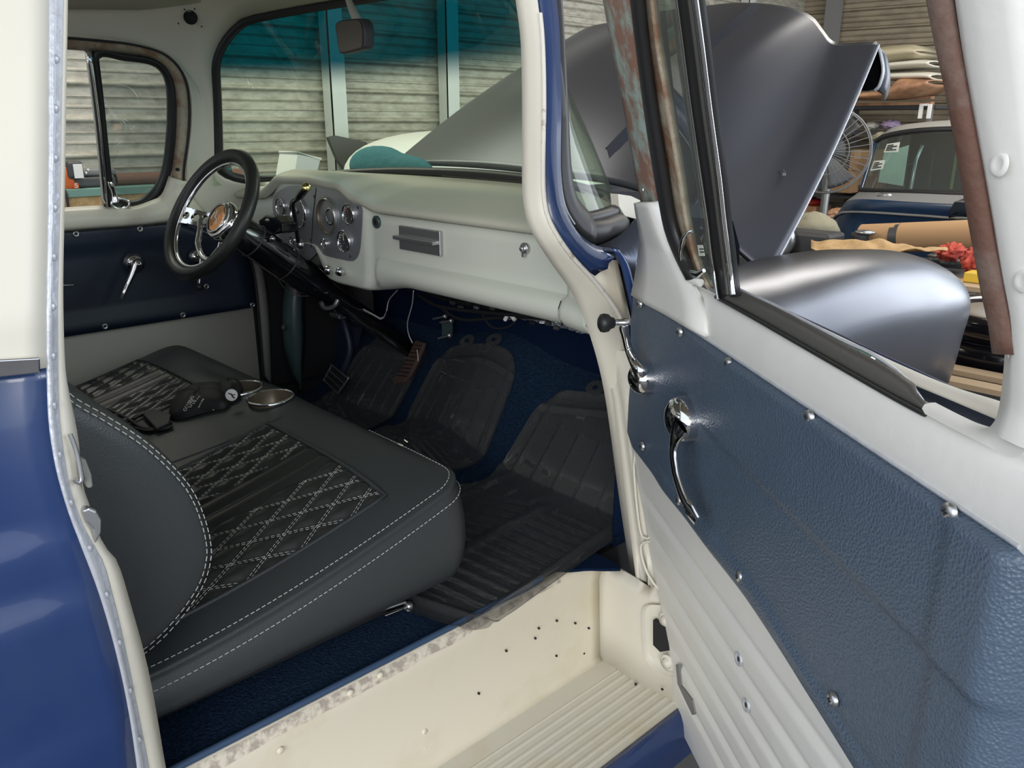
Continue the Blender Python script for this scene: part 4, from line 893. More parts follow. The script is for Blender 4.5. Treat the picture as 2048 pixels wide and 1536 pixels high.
# steering column and wheel
WXc = -2.165; HC = V((WXc - .004, .938, 1.268)); ca = .55
WN = V((-.055, math.cos(ca), -math.sin(ca))).normalized()      # points forward and down the column
CE = V((WXc, 1.60, .755)); CD = (CE - (HC + WN * .05)).normalized()
C0 = HC + WN * .07
def colp(s, off=V()): return C0 + CD * s + off
mb = MB(); mb.lathe(C0, CD, [(0, -.02), (.030, -.018), (.036, .0), (.046, .03), (.048, .075), (.050, .16), (.048, .27), (.040, .32), (.032, .35), (.030, .82), (0, .82)], gloss_black, 28)
colm = mb.build('steering_column', TR)
mb = MB(); mb.lathe(colp(.07), CD, [(.0485, 0), (.0505, .002), (.0485, .004)], darkgrey, 28); mb.lathe(colp(.19), CD, [(.0505, 0), (.0525, .002), (.0505, .004)], darkgrey, 28); mb.build('column_ring', colm)
q = [PY(u, v, 1.12) for u, v in ((516, 440), (530, 430), (548, 433), (562, 446), (563, 466), (545, 470), (520, 462))]
mb = MB(); mb.prism(q, (0, .05, 0), gloss_black); mb.build('turn_signal_housing', colm, bevel=.005, seg=3)
sp = [(u, v) for u, v in ((548, 478), (538, 442))]
for u, v, r_ in ((548, 479, .008), (538, 442, .005)):
    p = PX(u, v, WXc + .055); mb = MB(); mb.lathe(p - V((.012, 0, 0)), (1, -.2, .3), [(r_, 0), (r_, .008), (r_ * .7, .012), (0, .013)], chrome, 14); mb.build('column_button', colm)
# lever: long black stalk with brass tip
b0 = PY(597, 487, 1.19); b1 = PY(586, 408, 1.15); b2 = PY(613, 374, 1.12)
mb = MB(); mb.tube(res([b0, b0.lerp(b1, .6), b1, b1.lerp(b2, .3), b2], 16), [.006] * 9 + [.0065, .008, .0105, .0115, .0115, .0115, .0115], gloss_black, 12); lev = mb.build('shift_lever', TR)
mb = MB(); d = (b2 - b1).normalized(); mb.lathe(b2, d, [(.0118, -.008), (.012, 0), (.009, .004), (0, .005)], brass, 14); mb.build('lever_tip', lev)
mb = MB(); mb.lathe(b0 + V((0, .01, -.004)), (0, -1, .3), [(.013, 0), (.014, .008), (.008, .016), (0, .018)], chrome, 16); mb.build('lever_collar', lev)
# the wheel
e1 = WN.cross(V((0, 0, 1))).normalized(); e2 = e1.cross(WN).normalized()
if e2.z < 0: e2 = -e2
def wp(r, a, d=0): return HC + (e1 * math.cos(a) + e2 * math.sin(a)) * r + WN * d
RW = .173
mb = MB(); rows = []
for k in range(96):
    a = 6.28318 * k / 96; t_ = (-e1 * math.sin(a) + e2 * math.cos(a)); rad = (e1 * math.cos(a) + e2 * math.sin(a)); c = wp(RW, a)
    rows.append([c + (rad * math.cos(6.28318 * j / 14) + WN * math.sin(6.28318 * j / 14)) * (.0168 + .0012 * math.cos(j * 6.28318 * 7 / 14 + 0)) for j in range(14)])
mb.grid(rows, wheel_blk, cu=True, cv=True); sw = mb.build('steering_wheel', TR)
def pin_angle(u, v):   # direction in the wheel plane of a picture point
    d = ray(u, v); s = (HC - CAM).dot(WN) / d.dot(WN); p = CAM + d * s - HC; return math.atan2(p.dot(e2), p.dot(e1)), p.length
aL, _ = pin_angle(366, 430); aD, _ = pin_angle(415, 515)
# chrome inner ring against the rim
mb = MB(); mb.tube([wp(RW - .022, 6.28318 * k / 72, .002) for k in range(72)], .0055, chrome, 8, closed=True); mb.build('inner_ring', sw)
# holed spokes: one towards the picture's left, mirrored, and one down
def holed(a, w0=.026, w1=.030):
    mb = MB(); r0, r1 = .050, RW - .014; holes = [(.074, .0125), (.102, .0115), (.129, .0105)]
    rad = lambda s, t, d: HC + WN * (.045 * smooth01((.16 - s) / .13)) + (e1 * math.cos(a) + e2 * math.sin(a)) * s + (-e1 * math.sin(a) + e2 * math.cos(a)) * t + WN * d
    for d, flip in ((-.004, 0), (.004, 1)):
        segs = [r0] + [(h0[0] + h1[0]) / 2 for h0, h1 in zip(holes, holes[1:])] + [r1]
        for i, (hc, hr) in enumerate(holes):
            s0, s1 = segs[i], segs[i + 1]; outer = []; inner = []
            for k in range(32):
                an = 6.28318 * k / 32; cs_, sn = math.cos(an), math.sin(an)
                w_ = lerp(w0, w1, (hc - r0) / (r1 - r0)) * .8; m_ = max(abs(cs_) / ((s1 - hc) if cs_ > 0 else (hc - s0)), abs(sn) / w_)
                outer.append(rad(hc + cs_ / m_, sn / m_, d)); inner.append(rad(hc + cs_ * hr, sn * hr, d))
            mb.grid([outer, inner], chrome, cu=True, smooth=False)
            if not flip: mb.grid([inner, [p + WN * .008 for p in inner]], chrome, cu=True); mb.grid([outer, [p + WN * .008 for p in outer]], chrome, cu=True)
    return mb.build('spoke', sw)
holed(aL); holed(aL + math.pi)
def arm(px, r_):
    pts = [];
    for u, v in px: a, l = pin_angle(u, v); pts.append(wp(l, a, .018))
    mb = MB(); P = res(pts, 24); mb.tube(P, r_, chrome, 8); return mb.build('spoke_arm', sw)
arm(((389, 436), (388, 455), (384, 480), (390, 503), (402, 514), (416, 513), (428, 504)), .008)
a_, l_ = pin_angle(395, 518); mb = MB(); mb.ell(wp(l_, a_, .03), (.013, .010, .010), chrome, 12, 8); mb.tube([wp(l_, a_, .03), wp(l_ * .6, a_, .05)], .007, chrome, 8); mb.build('spoke_bolt', sw)
mb = MB(); mb.tube([wp(.06, pin_angle(405, 483)[0], .05), wp(.085, pin_angle(405, 483)[0], .05)], .006, chrome, 8); mb.build('signal_stalk', colm)
HH = HC + WN * .045
mb = MB(); mb.lathe(HH, -WN, [(.036, -.03), (.052, -.01), (.056, .006), (.055, .014), (.047, .022), (.045, .020)], chrome, 40); mb.build('hub', sw)
mb = MB(); mb.lathe(HH, -WN, [(.046, .019), (.043, .023), (.030, .026), (.015, .028), (0, .028)], copper, 36); mb.lathe(HH, -WN, [(.045, .021), (.0425, .026), (.038, .0255)], chrome, 36); mb.build('horn_button', sw)
mb = MB(); mb.tube([wp(.020, 1.9, .018), wp(.0, 0, .016), wp(.012, -.4, .0165), wp(.024, -.9, .019)], .0022, white_pl, 6); mb.tube([wp(.022, 2.4, .018), wp(.022, 3.4, .018)], .002, white_pl, 6); mb.build('horn_emblem', sw)

# pedals, wires, bracketry under the dash
def plate_px(px, y, m, nm, th=.006, parent=TR, bev=.002):
    q = [PY(u, v, y) for u, v in px]; mb = MB(); mb.prism(q, (0, th, 0), m); return mb.build(nm, parent, bevel=bev)
q = [PY(u, v, 1.40 + .0005 * (730 - v)) for u, v in ((664, 730), (697, 757), (676, 786), (648, 760))]
bp = MB(); bp.prism(q, (0, .010, -.004), black); bpo = bp.build('brake_pedal', TR, bevel=.003, seg=3)
mb = MB(); mb.tube([p + V((0, -.001, 0)) for p in res([q[0], q[0].lerp(q[1], .9), q[1], q[1].lerp(q[2], .9), q[2], q[2].lerp(q[3], .9), q[3], q[3].lerp(q[0], .9)], 40, closed=True)], .0032, steel, 6, closed=True)
for f in (.34, .67): mb.tube([q[0].lerp(q[3], f) + V((0, -.002, 0)), q[1].lerp(q[2], f) + V((0, -.002, 0))], .002, steel, 6)
mb.build('pedal_trim', bpo)
mb = MB(); mb.tube(res([PY(685, 745, 1.43), PY(700, 700, 1.45), PY(690, 650, 1.45), PY(675, 610, 1.42)], 12), .012, vinyl_dark, 8); mb.build('pedal_arm', bpo)
mb = MB(); q = [PY(u, v, 1.50) for u, v in ((672, 642), (712, 655), (700, 720), (662, 715))]; mb.prism(q, (0, .03, 0), vinyl_dark); mb.build('pedal_bracket', TR, bevel=.004)
q = [PY(u, v, lerp(1.47, 1.55, (765 - v) / 85)) for u, v in ((830, 680), (848, 685), (834, 722), (820, 750), (806, 765), (787, 766), (783, 760), (800, 740), (815, 712))]
mb = MB(); mb.prism(q, (0, .012, -.006), treadle); gp = mb.build('accelerator_pedal', TR, bevel=.003)
mb = MB()
for k in range(9):
    f = k / 9; a = PY(lerp(829, 789, f), lerp(690, 758, f), lerp(1.538, 1.472, f)); b = PY(lerp(845, 808, f), lerp(692, 760, f), lerp(1.538, 1.472, f)); mb.tube([a, b], .0014, black, 4)
mb.build('tread_rib', gp)
mb = MB(); mb.tube(res([PY(827, 582, 1.32), PY(824, 610, 1.4), PY(815, 645, 1.48), PY(817, 668, 1.52), PY(825, 686, 1.53)], 20), .0016, white_pl, 6); mb.tube(res([PY(834, 700, 1.52), PY(836, 712, 1.51), PY(836, 722, 1.50)], 6), .0014, white_pl, 5); mb.build('loose_white_wire', TR)
mb = MB()
for k in range(3): mb.tube(res([PY(715, 612 + k * 2, 1.38), PY(745, 628 + k, 1.38), PY(764, 637 + k, 1.38), PY(773, 622, 1.38), PY(778, 600, 1.36), PY(795, 580, 1.33)], 20), .0016, grey if k else white_pl, 5)
mb.build('wire_bundle', TR)
mb = MB(); mb.tube(res([PY(552, 545, 1.3), PY(565, 572, 1.3), PY(588, 590, 1.3), PY(628, 592, 1.3)], 14), .0012, grey, 5); mb.tube(res([PY(590, 562, 1.3), PY(585, 580, 1.3), PY(600, 592, 1.3)], 8), .0012, red_m, 5); mb.build('hanging_wire', TR)
mb = MB(); mb.tube(res([PX(642, 604, WXc + .05), PX(650, 616, WXc + .05), PX(668, 612, WXc + .05), PX(676, 600, WXc + .05)], 12), .007, steel, 8); mb.build('column_clamp', TR)
mb = MB(); c = PY(668, 632, 1.42); mb.box(c - V((.03, 0, .006)), c + V((.03, .03, .008)), steel); mb.lathe(c + V((0, .01, .01)), (0, 0, 1), [(.008, 0), (.008, .03), (0, .03)], chrome, 10); mb.build('brake_switch', TR, bevel=.002)
mb = MB()
for (u0, v0, u1, v1) in ((866, 638, 893, 632), (880, 645, 905, 641), (876, 677, 902, 670)): mb.tube([PY(u0, v0, 1.55), PY(u1, v1, 1.56)], .0032, steel, 6); mb.lathe(PY(u1 - 4, v1, 1.55), (1, 0, 0), [(.008, 0), (.008, .008), (0, .008)], steel, 6)
mb.box(PY(884, 672, 1.575), PY(905, 640, 1.60), kick_m); mb.build('bracket_bolt', TR)
# insulation foil, hoses and wires above the carpet
mb = MB(); mb.box((-1.99, 1.655, .94), (-1.08, 1.668, 1.14), dark); mb.build('insulation_board', TR)
mb = MB(); rows = []
for i in range(15):
    rows.append([V((lerp(-1.80, -1.36, j / 50), 1.635 - .025 * abs(noise.noise(V((j * .55, i * .8, 1)))), lerp(.955, 1.05, i / 14))) for j in range(51)])
mb.grid(rows, foil, smooth=False); fo = mb.build('foil_insulation', TR)
mb = MB(); mb.grid([[V((lerp(-2.5, -1.05, j / 20), lerp(1.28, 1.64, i / 4), 1.135 - .02 * math.sin(i + j * .7))) for j in range(21)] for i in range(5)], dark); mb.build('underdash_tray', TR)
mb = MB()
for k, (px, r_) in enumerate(((((838, 590), (870, 610), (910, 618), (960, 624), (1010, 628), (1080, 632)), .006), (((880, 612), (905, 632), (935, 640), (985, 636), (1040, 634), (1120, 640)), .005), (((965, 628), (985, 655), (1020, 652), (1035, 632)), .003), (((850, 585), (900, 600), (960, 612), (1040, 625), (1150, 645)), .008))):
    mb.tube(res([PY(u, v, 1.46 + .02 * k) for u, v in px], 26), r_, dark if k != 2 else black, 7)
mb.build('underdash_hose', TR)
mb = MB()
for k in range(16):
    p = PY(905 + k * 16, 606 + k * 3.4 + 7 * math.sin(k * 2.1), 1.50); mb.box(p - V((.008, .005, .004)), p + V((.008, .005, .006)), (darkgrey, steel, dark, foil)[k % 4])
mb.build('wiring_connector', TR, bevel=.001)
mb = MB(); mb.tube(res([PY(1010, 640, 1.47), PY(1018, 628, 1.47), PY(1030, 640, 1.47)], 8), .006, white_pl, 6); mb.build('vacuum_elbow', TR)
mb = MB(); mb.box((-2.45, 1.30, 1.16), (-2.30, 1.5, 1.2), darkgrey); mb.box((-2.5, 1.22, 1.12), (-2.42, 1.30, 1.17), white_pl); mb.build('fuse_box', TR, bevel=.004)

# rear view mirror
q = [PY(u, v, 1.07) for u, v in ((673, 44), (712, 37), (722, 40), (728, 56), (728, 92), (722, 98), (686, 107), (678, 104), (672, 70))]
q = res(q, 36, closed=True); mb = MB(); mb.prism(q, (.006, .022, 0), darkgrey); rm = mb.build('rear_view_mirror', TR, bevel=.003, seg=3)
cq = sum(q, V()) / len(q); mb = MB(); mb.poly([cq.lerp(p, .90) + V((0, -.001, 0)) for p in q], mat('dim_mirror_face', (.22, .20, .18), .25, metal=.6)); mb.build('mirror_glass', rm)
mb = MB(); mb.tube(res([PY(690, -20, 1.14), PY(700, 8, 1.13), PY(716, 45, 1.11), PY(728, 78, 1.10)], 12), [.007, .007, .007, .008, .009, .010, .010, .011, .012, .012, .010, .008], dash_paint, 10); mb.build('mirror_arm', rm)

# ------------------------------------------------------------------ bench seat
SX0, SX1, SY0, SY1 = -2.44, -1.082, .22, .905
def seam_z(y): return .745 + .127 * max(0, (y - .31) / .59) ** 1.5
def rr(th, hx, hy, r):
    c_, s_ = math.cos(th), math.sin(th); n_ = 1.0
    m_ = max(abs(c_) / hx, abs(s_) / hy); x, y = c_ / m_, s_ / m_
    if abs(x) > hx - r and abs(y) > hy - r:
        cx, cy = math.copysign(hx - r, x), math.copysign(hy - r, y); lo, hi = 0, 2
        for _ in range(24):
            mid = (lo + hi) / 2
            if (x * mid - cx) ** 2 + (y * mid - cy) ** 2 < r * r or not (abs(x * mid) > hx - r and abs(y * mid) > hy - r): lo = mid
            else: hi = mid
        x, y = x * lo, y * lo
    return x, y
scx, scy = (SX0 + SX1) / 2, (SY0 + SY1) / 2; HX, HY = (SX1 - SX0) / 2, (SY1 - SY0) / 2
per = []
for k in range(240):
    f = k / 240 * 4; side = int(f); g = (f - side)
    # even spacing along the rectangle sides
    cor = [(1, -1), (1, 1), (-1, 1), (-1, -1)]; a_ = cor[side]; b_ = cor[(side + 1) % 4]
    per.append(rr(math.atan2(lerp(a_[1], b_[1], g) * HY, lerp(a_[0], b_[0], g) * HX), HX, HY, .055 if lerp(a_[0], b_[0], g) > 0 else .11))
def crown(x, y):
    dx = abs((x - scx) / HX); dy = abs((y - scy) / HY); return .046 * (1 - min(1, dx) ** 7) * (1 - min(1, dy) ** 9)
def top_z(x, y):
    return seam_z(y) + crown(x, y) + .006 * math.exp(-((x - XC) / .09) ** 2)
mb = MB(); rows = []
for rho in (.001, .15, .3, .45, .6, .65, .70, .74, .78, .81, .84, .87, .90, .93, .955, .972, .984, .992, .997):
    rows.append([V((scx + px_ * rho, scy + py_ * rho, top_z(scx + px_ * rho, scy + py_ * rho))) for px_, py_ in per])
for off_, dz in ((1.0, -.004), (.996, -.009), (1.001, -.014)): rows.append([V((scx + px_ * off_, scy + py_ * off_, seam_z(scy + py_) + dz)) for px_, py_ in per])
for f, b_ in ((.15, .006), (.35, .011), (.6, .012), (.8, .008), (.93, .0), (1, -.014), (1.02, -.05)):
    rows.append([V((scx + px_ + (b_ if px_ > 0 else -b_) * min(1, abs(px_) / HX), scy + py_ + (b_ if py_ > 0 else -b_) * min(1, abs(py_) / HY) ** 4, lerp(seam_z(scy + py_) - .014, .668, f))) for px_, py_ in per])
mb.grid(rows, leather, cu=True); mb.poly(rows[-1], black); mb.poly(rows[0], leather); seat = mb.build('bench_seat', TR)
def dashes(mb, pts, on=.0062, gap=.0036, r=.0008):
    P = [V(p) for p in pts]; cum = [0]
    for a, b in zip(P, P[1:]): cum.append(cum[-1] + (b - a).length)
    def at(s):
        for i in range(len(P) - 1):
            if cum[i + 1] >= s: return P[i].lerp(P[i + 1], (s - cum[i]) / max(1e-9, cum[i + 1] - cum[i]))
        return P[-1]
    s = 0
    while s + on < cum[-1]: mb.tube([at(s), at(s + on)], r, thread, 3); s += on + gap
mb = MB(); vis = [k for k in range(240)]
top_row = [V((scx + px_ * .982, scy + py_ * .978, top_z(scx + px_ * .982, scy + py_ * .978) + .0015)) for px_, py_ in per]
bot_row = [V((scx + px_ * 1.004, scy + py_ * 1.004, seam_z(scy + py_) - .022)) + V((.003 * (px_ > 0), .003, 0)) for px_, py_ in per]
sel = [k for k in range(0, 61)]
right = [k for k in range(240) if per[k][0] > HX - .06 or (per[k][1] > HY - .02 and per[k][0] > .35)]
right = sorted(right, key=lambda k: (k + 120) % 240)
dashes(mb, [top_row[k] for k in right]); mb.build('top_edge_stitching', seat); mb = MB(); dashes(mb, [bot_row[k] for k in right]); mb.build('side_stitching', seat)

def insert(xa, xb, flip, stitched):
    y0, y1 = .34, .766; NX, NY = 110, 130; zt = 0
    def puff(x, y):
        f = (x - xa) / (xb - xa); g = (y - y0) / (y1 - y0)
        e = min(1, min(f, 1 - f) / .04) * min(1, min(g, 1 - g) / .04)
        if .40 < f < .63:
            k = (f - .40) / .23 * 2; return e * (.002 + .009 * abs(math.sin(math.pi * k))) 
        s = (x - xa) / .052; t = (y - y0) / .100
        a, b = (s + t), (s - t); da = abs(a - round(a)); db = abs(b - round(b)); m_ = min(da, db)
        return e * (.0015 + .0085 * smooth01(m_ / .35))
    mb = MB(); rows = []
    for i in range(NY + 1):
        y = lerp(y0, y1, i / NY); rows.append([V((x, y, top_z(x, y) + puff(x, y) - .001)) for x in [lerp(xa, xb, j / NX) for j in range(NX + 1)]])
    mb.grid(rows, quilt_m); ins_ = mb.build('quilted_insert', seat, label='black diamond quilted insert')
    bd = [(lerp(xa, xb, k / 20), y0) for k in range(20)] + [(xb, lerp(y0, y1, k / 20)) for k in range(20)] + [(lerp(xb, xa, k / 20), y1) for k in range(20)] + [(xa, lerp(y1, y0, k / 20)) for k in range(20)]
    mb = MB(); mb.tube([V((x, y, top_z(x, y) + .001)) for x, y in bd], .0042, leather, 6, closed=True); mb.build('piping', seat)
    mb = MB()
    for band in ((0.0, .40), (.63, 1.0)):
        x0 = xa + band[0] * (xb - xa) + .004; x1 = xa + band[1] * (xb - xa) - .004
        for sg in (1, -1):
            for n_ in range(-14, 20):
                for dd in (-.045, .045):
                    seg = []
                    for q_ in range(241):
                        y = lerp(y0 + .004, y1 - .004, q_ / 240); t = (y - y0) / .100; s = (n_ + dd) - sg * t; x = xa + s * .052
                        if x0 < x < x1: seg.append(V((x, y, top_z(x, y) + puff(x, y) + .0004)))
                    if len(seg) > 3: dashes(mb, seg[::4] + [seg[-1]], r=.00052 if stitched else .0003)
    mb.build('diamond_stitching', seat, label='white double stitching in diamonds')
insert(-1.592, -1.150, 0, True)
insert(-2.36, -1.915, 1, False)
# shallow creases beside the centre
mb = MB(); mb.tube([V((x, y, top_z(x, y) + .0006)) for x, y in [(lerp(-1.66, -1.59, smooth01(k / 14)), lerp(.40, .80, k / 14)) for k in range(15)]], .0022, leather, 6)
mb.build('centre_crease', seat)
def cup(px, py, r):
    z = top_z(px, py) + .002; mb = MB(); ax = V((0, -.06, 1)).normalized()
    mb.lathe((px, py, z), ax, [(r * 1.10, .0), (r * 1.10, .003), (r * 1.0, .004), (r * .97, .001), (r * .96, -.001)], chrome, 36)
    mb.lathe((px, py, z + .0015), ax, [(r * .97, .002), (r * .955, .0008), (r * .6, .0006), (0, .0006)], brz, 36); return mb.build('cup_holder', seat, label='steel rimmed cup holder')
def cup2(px, py, r):
    z = top_z(px, py) + .003; mb = MB(); tilt = V((0, -.05, 1)).normalized()
    mb.lathe((px, py, z), tilt, [(r * 1.08, -.003), (r * 1.09, .001), (r * 1.0, .0025), (r * .97, 0)], chrome, 36); mb.lathe((px, py, z), tilt, [(r * .97, 0), (r * .96, -.06), (r * .6, -.062), (0, -.062)], brz, 36); return mb.build('cup_holder', seat, label='steel rimmed cup holder')
CUPS = [(-1.697, .830, .050), (-1.815, .812, .050)]
def trim_cups():
    me = seat.data; R2 = {}
    for px, py, r in CUPS:
        for v_ in me.vertices:
            d = V((v_.co.x - px, v_.co.y - py, 0))
            if v_.co.z > .8 and d.length < r * .99: R2[v_.index] = (px, py, r, d)
    F = [list(p.vertices) for p in me.polygons if not all(i in R2 for i in p.vertices)]
    MI = [p.material_index for p in me.polygons if not all(i in R2 for i in p.vertices)]
    P = [tuple(v_.co) for v_ in me.vertices]
    for i, (px, py, r, d) in R2.items():
        q = d.normalized() * r * .99 if d.length > 1e-6 else V((r, 0, 0)); P[i] = (px + q.x, py + q.y, top_z(px + q.x, py + q.y))
    m2 = bpy.data.meshes.new('bench_seat'); m2.from_pydata(P, [], F)
    for m_ in me.materials: m2.materials.append(m_)
    m2.polygons.foreach_set('material_index', MI); m2.polygons.foreach_set('use_smooth', [True] * len(F)); m2.update(); seat.data = m2
trim_cups()
for c_ in CUPS: cup2(*c_)
# backrest
bpf = [(.273, 1.178), (.30, 1.152), (.355, 1.092), (.401, 1.019), (.419, .96), (.424, .90), (.412, .86), (.392, .832), (.352, .797), (.30, .772), (.22, .765), (.14, .80), (.09, .88), (.06, 1.0), (.05, 1.12), (.06, 1.22), (.11, 1.285), (.18, 1.275), (.235, 1.23)]
pr = res([V((0, y, z)) for y, z in bpf], 80, closed=True); cpr = sum(pr, V()) / len(pr)
mb = MB(); rows = []
for x, k in ((-1.078, .001), (-1.078, .5), (-1.079, .8), (-1.082, .90), (-1.089, .955), (-1.100, .988), (-1.112, 1.0), (-1.125, 1.0), (-2.40, 1.0), (-2.43, .98), (-2.44, .8), (-2.44, .01)):
    rows.append([V((x, lerp(cpr.y, p.y, k), lerp(cpr.z, p.z, k))) for p in pr])
mb.grid(rows, leather, cu=True); bk = mb.build('seat_backrest', TR)
mb = MB()
for k_, x in ((.965, -1.0865), (.925, -1.0815)):
    dashes(mb, [V((x + .0012, lerp(cpr.y, p.y, k_), lerp(cpr.z, p.z, k_))) for p in (pr[66:] + pr[:38])], on=.0075, gap=.004, r=.0009)
mb.build('backrest_stitching', bk)
# seat frame and slider under the cushion
mb = MB(); mb.box((-2.38, .30, .61), (-1.16, .82, .672), dark); mb.build('seat_frame', seat)
mb = MB(); p = PX(812, 1215, -1.14); mb.tube([p + V((0, -.05, .004)), p], .004, chrome, 8); mb.lathe(p, (0, 1, 0), [(0, 0), (.009, 0), (.010, .008), (.006, .014), (0, .014)], steel, 8); mb.tube([p + V((-.03, -.11, .005)), p + V((0, .0, .012))], .003, steel, 6); mb.box(p + V((-.05, -.03, -.03)), p + V((-.01, .02, .0)), gloss_black); mb.build('seat_slider', seat)

# ------------------------------------------------------------------ loose things inside
def seatp(u, v, off=0):
    z = .88
    for _ in range(12): p = PZ(u, v, z); z = top_z(p.x, p.y) + off
    return PZ(u, v, z)
t = empty('black_pouch', seatp(400, 815), 'black zip pouch with small pale lettering and a round white badge, lying on the seat', 'pouch')
def loft_pouch(px, h, m, nm, par, ny=16):
    top = RP(px, 48, lambda u, v: seatp(u, v, .003), closed=True); c = sum(top, V()) / len(top); mb = MB(); rows = [top]
    for k in range(1, 9):
        f = k / 8; rows.append([c.lerp(p, math.cos(f * 1.5) * .98 + .02) + V((0, 0, h * math.sin(f * 1.5) ** .8 + .004 * noise.noise(p * 30 + V((f * 2, 0, 0))))) for p in top])
    mb.grid(rows, m, cu=True); mb.poly(rows[-1], m); return mb.build(nm, par)
pouch_m = mat('black_nylon', (.008, .008, .008), .55, bump=.3, bscale=400)
pb_o = loft_pouch(((338, 828), (346, 806), (372, 788), (400, 778), (430, 776), (452, 782), (463, 800), (452, 815), (428, 822), (400, 828), (365, 838), (344, 840)), .035, pouch_m, 'pouch_body', t)
loft_pouch(((428, 790), (440, 777), (462, 770), (482, 772), (486, 784), (474, 800), (458, 806), (445, 806)), .032, pouch_m, 'pouch_flap', t)
c = seatp(462, 802, .0); c = CAM + ray(463, 790) * ((c - CAM).length - .045); nz = (CAM - c).normalized(); bx_ = RV
mb = MB(); mb.lathe(c, nz, [(0, .001), (.0125, .001), (.0135, 0)], white_pl, 24); mb.build('round_badge', t)
rx = (RV + V((0, 0, 0))).normalized(); ux = nz.cross(rx).normalized()
mb = MB(); mb.tube([c + nz * .002 - rx * .008 + ux * .004, c + nz * .002 + ux * .002, c + nz * .002 + rx * .002 - ux * .003, c + nz * .002 + rx * .007 - ux * .007], .0018, ink, 5); mb.tube([c + nz * .002 + rx * .001, c + nz * .002 + rx * .008 + ux * .001], .0012, ink, 5); mb.build('badge_figure', t)
PBT = BVHTree.FromPolygons([v_.co.copy() for v_ in pb_o.data.vertices], [tuple(p_.vertices) for p_ in pb_o.data.polygons])
def on_pouch(u, v):
    h = PBT.ray_cast(CAM, ray(u, v)); 
    return (h[0], h[1] if h[1].dot(CAM - h[0]) > 0 else -h[1]) if h[0] else (CAM + ray(u, v) * ((seatp(u, v) - CAM).length - .04), nz)
for (u, v, u2, v2, s_, body) in ((372, 824, 388, 796, .0105, 'COMING'), (382, 817, 399, 792, .0125, 'LITE'), (392, 810, 407, 790, .0095, '* * * *'), (399, 817, 411, 794, .0065, 'carry bag')):
    g0, n0 = on_pouch(u, v); g1, n1 = on_pouch(u2, v2); n_ = (n0 + n1).normalized(); xd = g1 - g0; xd = (xd - n_ * xd.dot(n_)).normalized(); yd = n_.cross(xd)
    text(body, s_, g0 + n_ * .0028, (g1 - g0), n_.cross((g1 - g0).normalized()), white_pl, 'printed_lettering', t, depth=.0003)
mb = MB(); p = CAM + ray(427, 820) * ((seatp(427, 820) - CAM).length - .012); mb.ell(p, (.0025, .0025, .0025), brass, 8, 6); mb.tube([CAM + ray(u, v) * ((seatp(u, v) - CAM).length - .012) for u, v in ((345, 836), (380, 831), (427, 820))], .0012, darkgrey, 5); mb.build('zipper', t)
mb = MB(); P = RP(((185, 816), (210, 818), (240, 830), (262, 842), (285, 856), (320, 860), (345, 852)), 30, lambda u, v: seatp(u, v, .006)); mb.tube(P, .0042, pouch_m, 6); P = RP(((268, 838), (290, 830), (318, 850), (300, 862), (270, 856)), 24, lambda u, v: seatp(u, v, .006)); mb.tube(P, .0036, pouch_m, 6)
tag(mb.build('lanyard'), 'thin black cord looped on the quilted driver seat beside the pouch', 'cord')
q = [seatp(u, v, .008) for u, v in ((284, 832), (308, 822), (342, 835), (340, 850), (312, 862))]; mb = MB(); mb.prism(q, (0, 0, .008), mat('black_card', (.018, .018, .018), .4)); tag(mb.build('black_strap', bevel=.002), 'flat black strap end lying against the left of the pouch', 'strap')

# clear plastic floor mats: moulded, draped up the toe board
def floor_mat(c4, toe, label, ribs=10, tabs=True):
    nl, nrt, kr, kl = [V((x, y, 0)) for x, y in c4]; tl, trr = [V((x, y, 0)) for x, y in toe]
    NU, NVn = 90, 130; rows = []
    for i in range(NVn + 1):
        g = i / NVn; row = []
        if g < .6: h = g / .6; L, R = nl.lerp(kl, h), nrt.lerp(kr, h)
        else: h = (g - .6) / .4; L, R = kl.lerp(tl, h), kr.lerp(trr, h)
        # rounded ends
        e = min(g, 1 - g); inset = 0
        if e < .11: inset = .16 * (1 - math.sqrt(max(0, 1 - ((.11 - e) / .11) ** 2)))
        if .5 < g < .7: inset += .03 * math.sin((g - .5) / .2 * math.pi)
        for j in range(NU + 1):
            f = lerp(inset, 1 - inset, j / NU); p = L.lerp(R, f); z = FZ(p.x, p.y) + .014
            fe = min(f, 1 - f)
            rim = .012 * (1 - smooth01(fe / .03)) + .008 * smooth01((fe - .075) / .015) * (1 - smooth01((fe - .10) / .015)); rim = max(rim, .010 * (1 - smooth01(e / .02)), .008 * smooth01((e - .045) / .01) * (1 - smooth01((e - .06) / .01)))
            rb = 0
            if fe > .13 and e > .08:
                if g < .55: 
                    b_ = abs((f * 6) % 1 - .5); rb = .004 * (1 - smooth01(abs((g * 26 + (.25 if f > .5 else -.25) * f * 8) % 1 - .5) / .22))
                    if abs(f - .5) < .03: rb = .006
                else: rb = .005 * (1 - smooth01(abs((f * 6) % 1 - .5) / .12))
            row.append(V((p.x, p.y, z + rim + rb)))
        rows.append(row)
    mb = MB(); mb.grid(rows, mat_pl)
    o = mb.build('floor_mat', None); 
    o['label'] = label; o['category'] = 'floor mat'; o['group'] = 'clear moulded floor mats'
    if tabs:
        for f in (.3,) if ribs < 10 else (.22, .72):
            a = rows[-1][int(f * NU)] + V((0, .008, .012)); sl = V((0, .76, .65)); mb = MB(); N_ = 26
            ring = lambda rx, ry: [a + V((1, 0, 0)) * rx * math.cos(6.28318 * k / N_) + sl * ry * math.sin(6.28318 * k / N_) for k in range(N_)]
            mb.grid([ring(.030, .024), ring(.020, .017), ring(.009, .008)], mat_pl, cu=True); mb.build('hanging_tab', o)
    return o
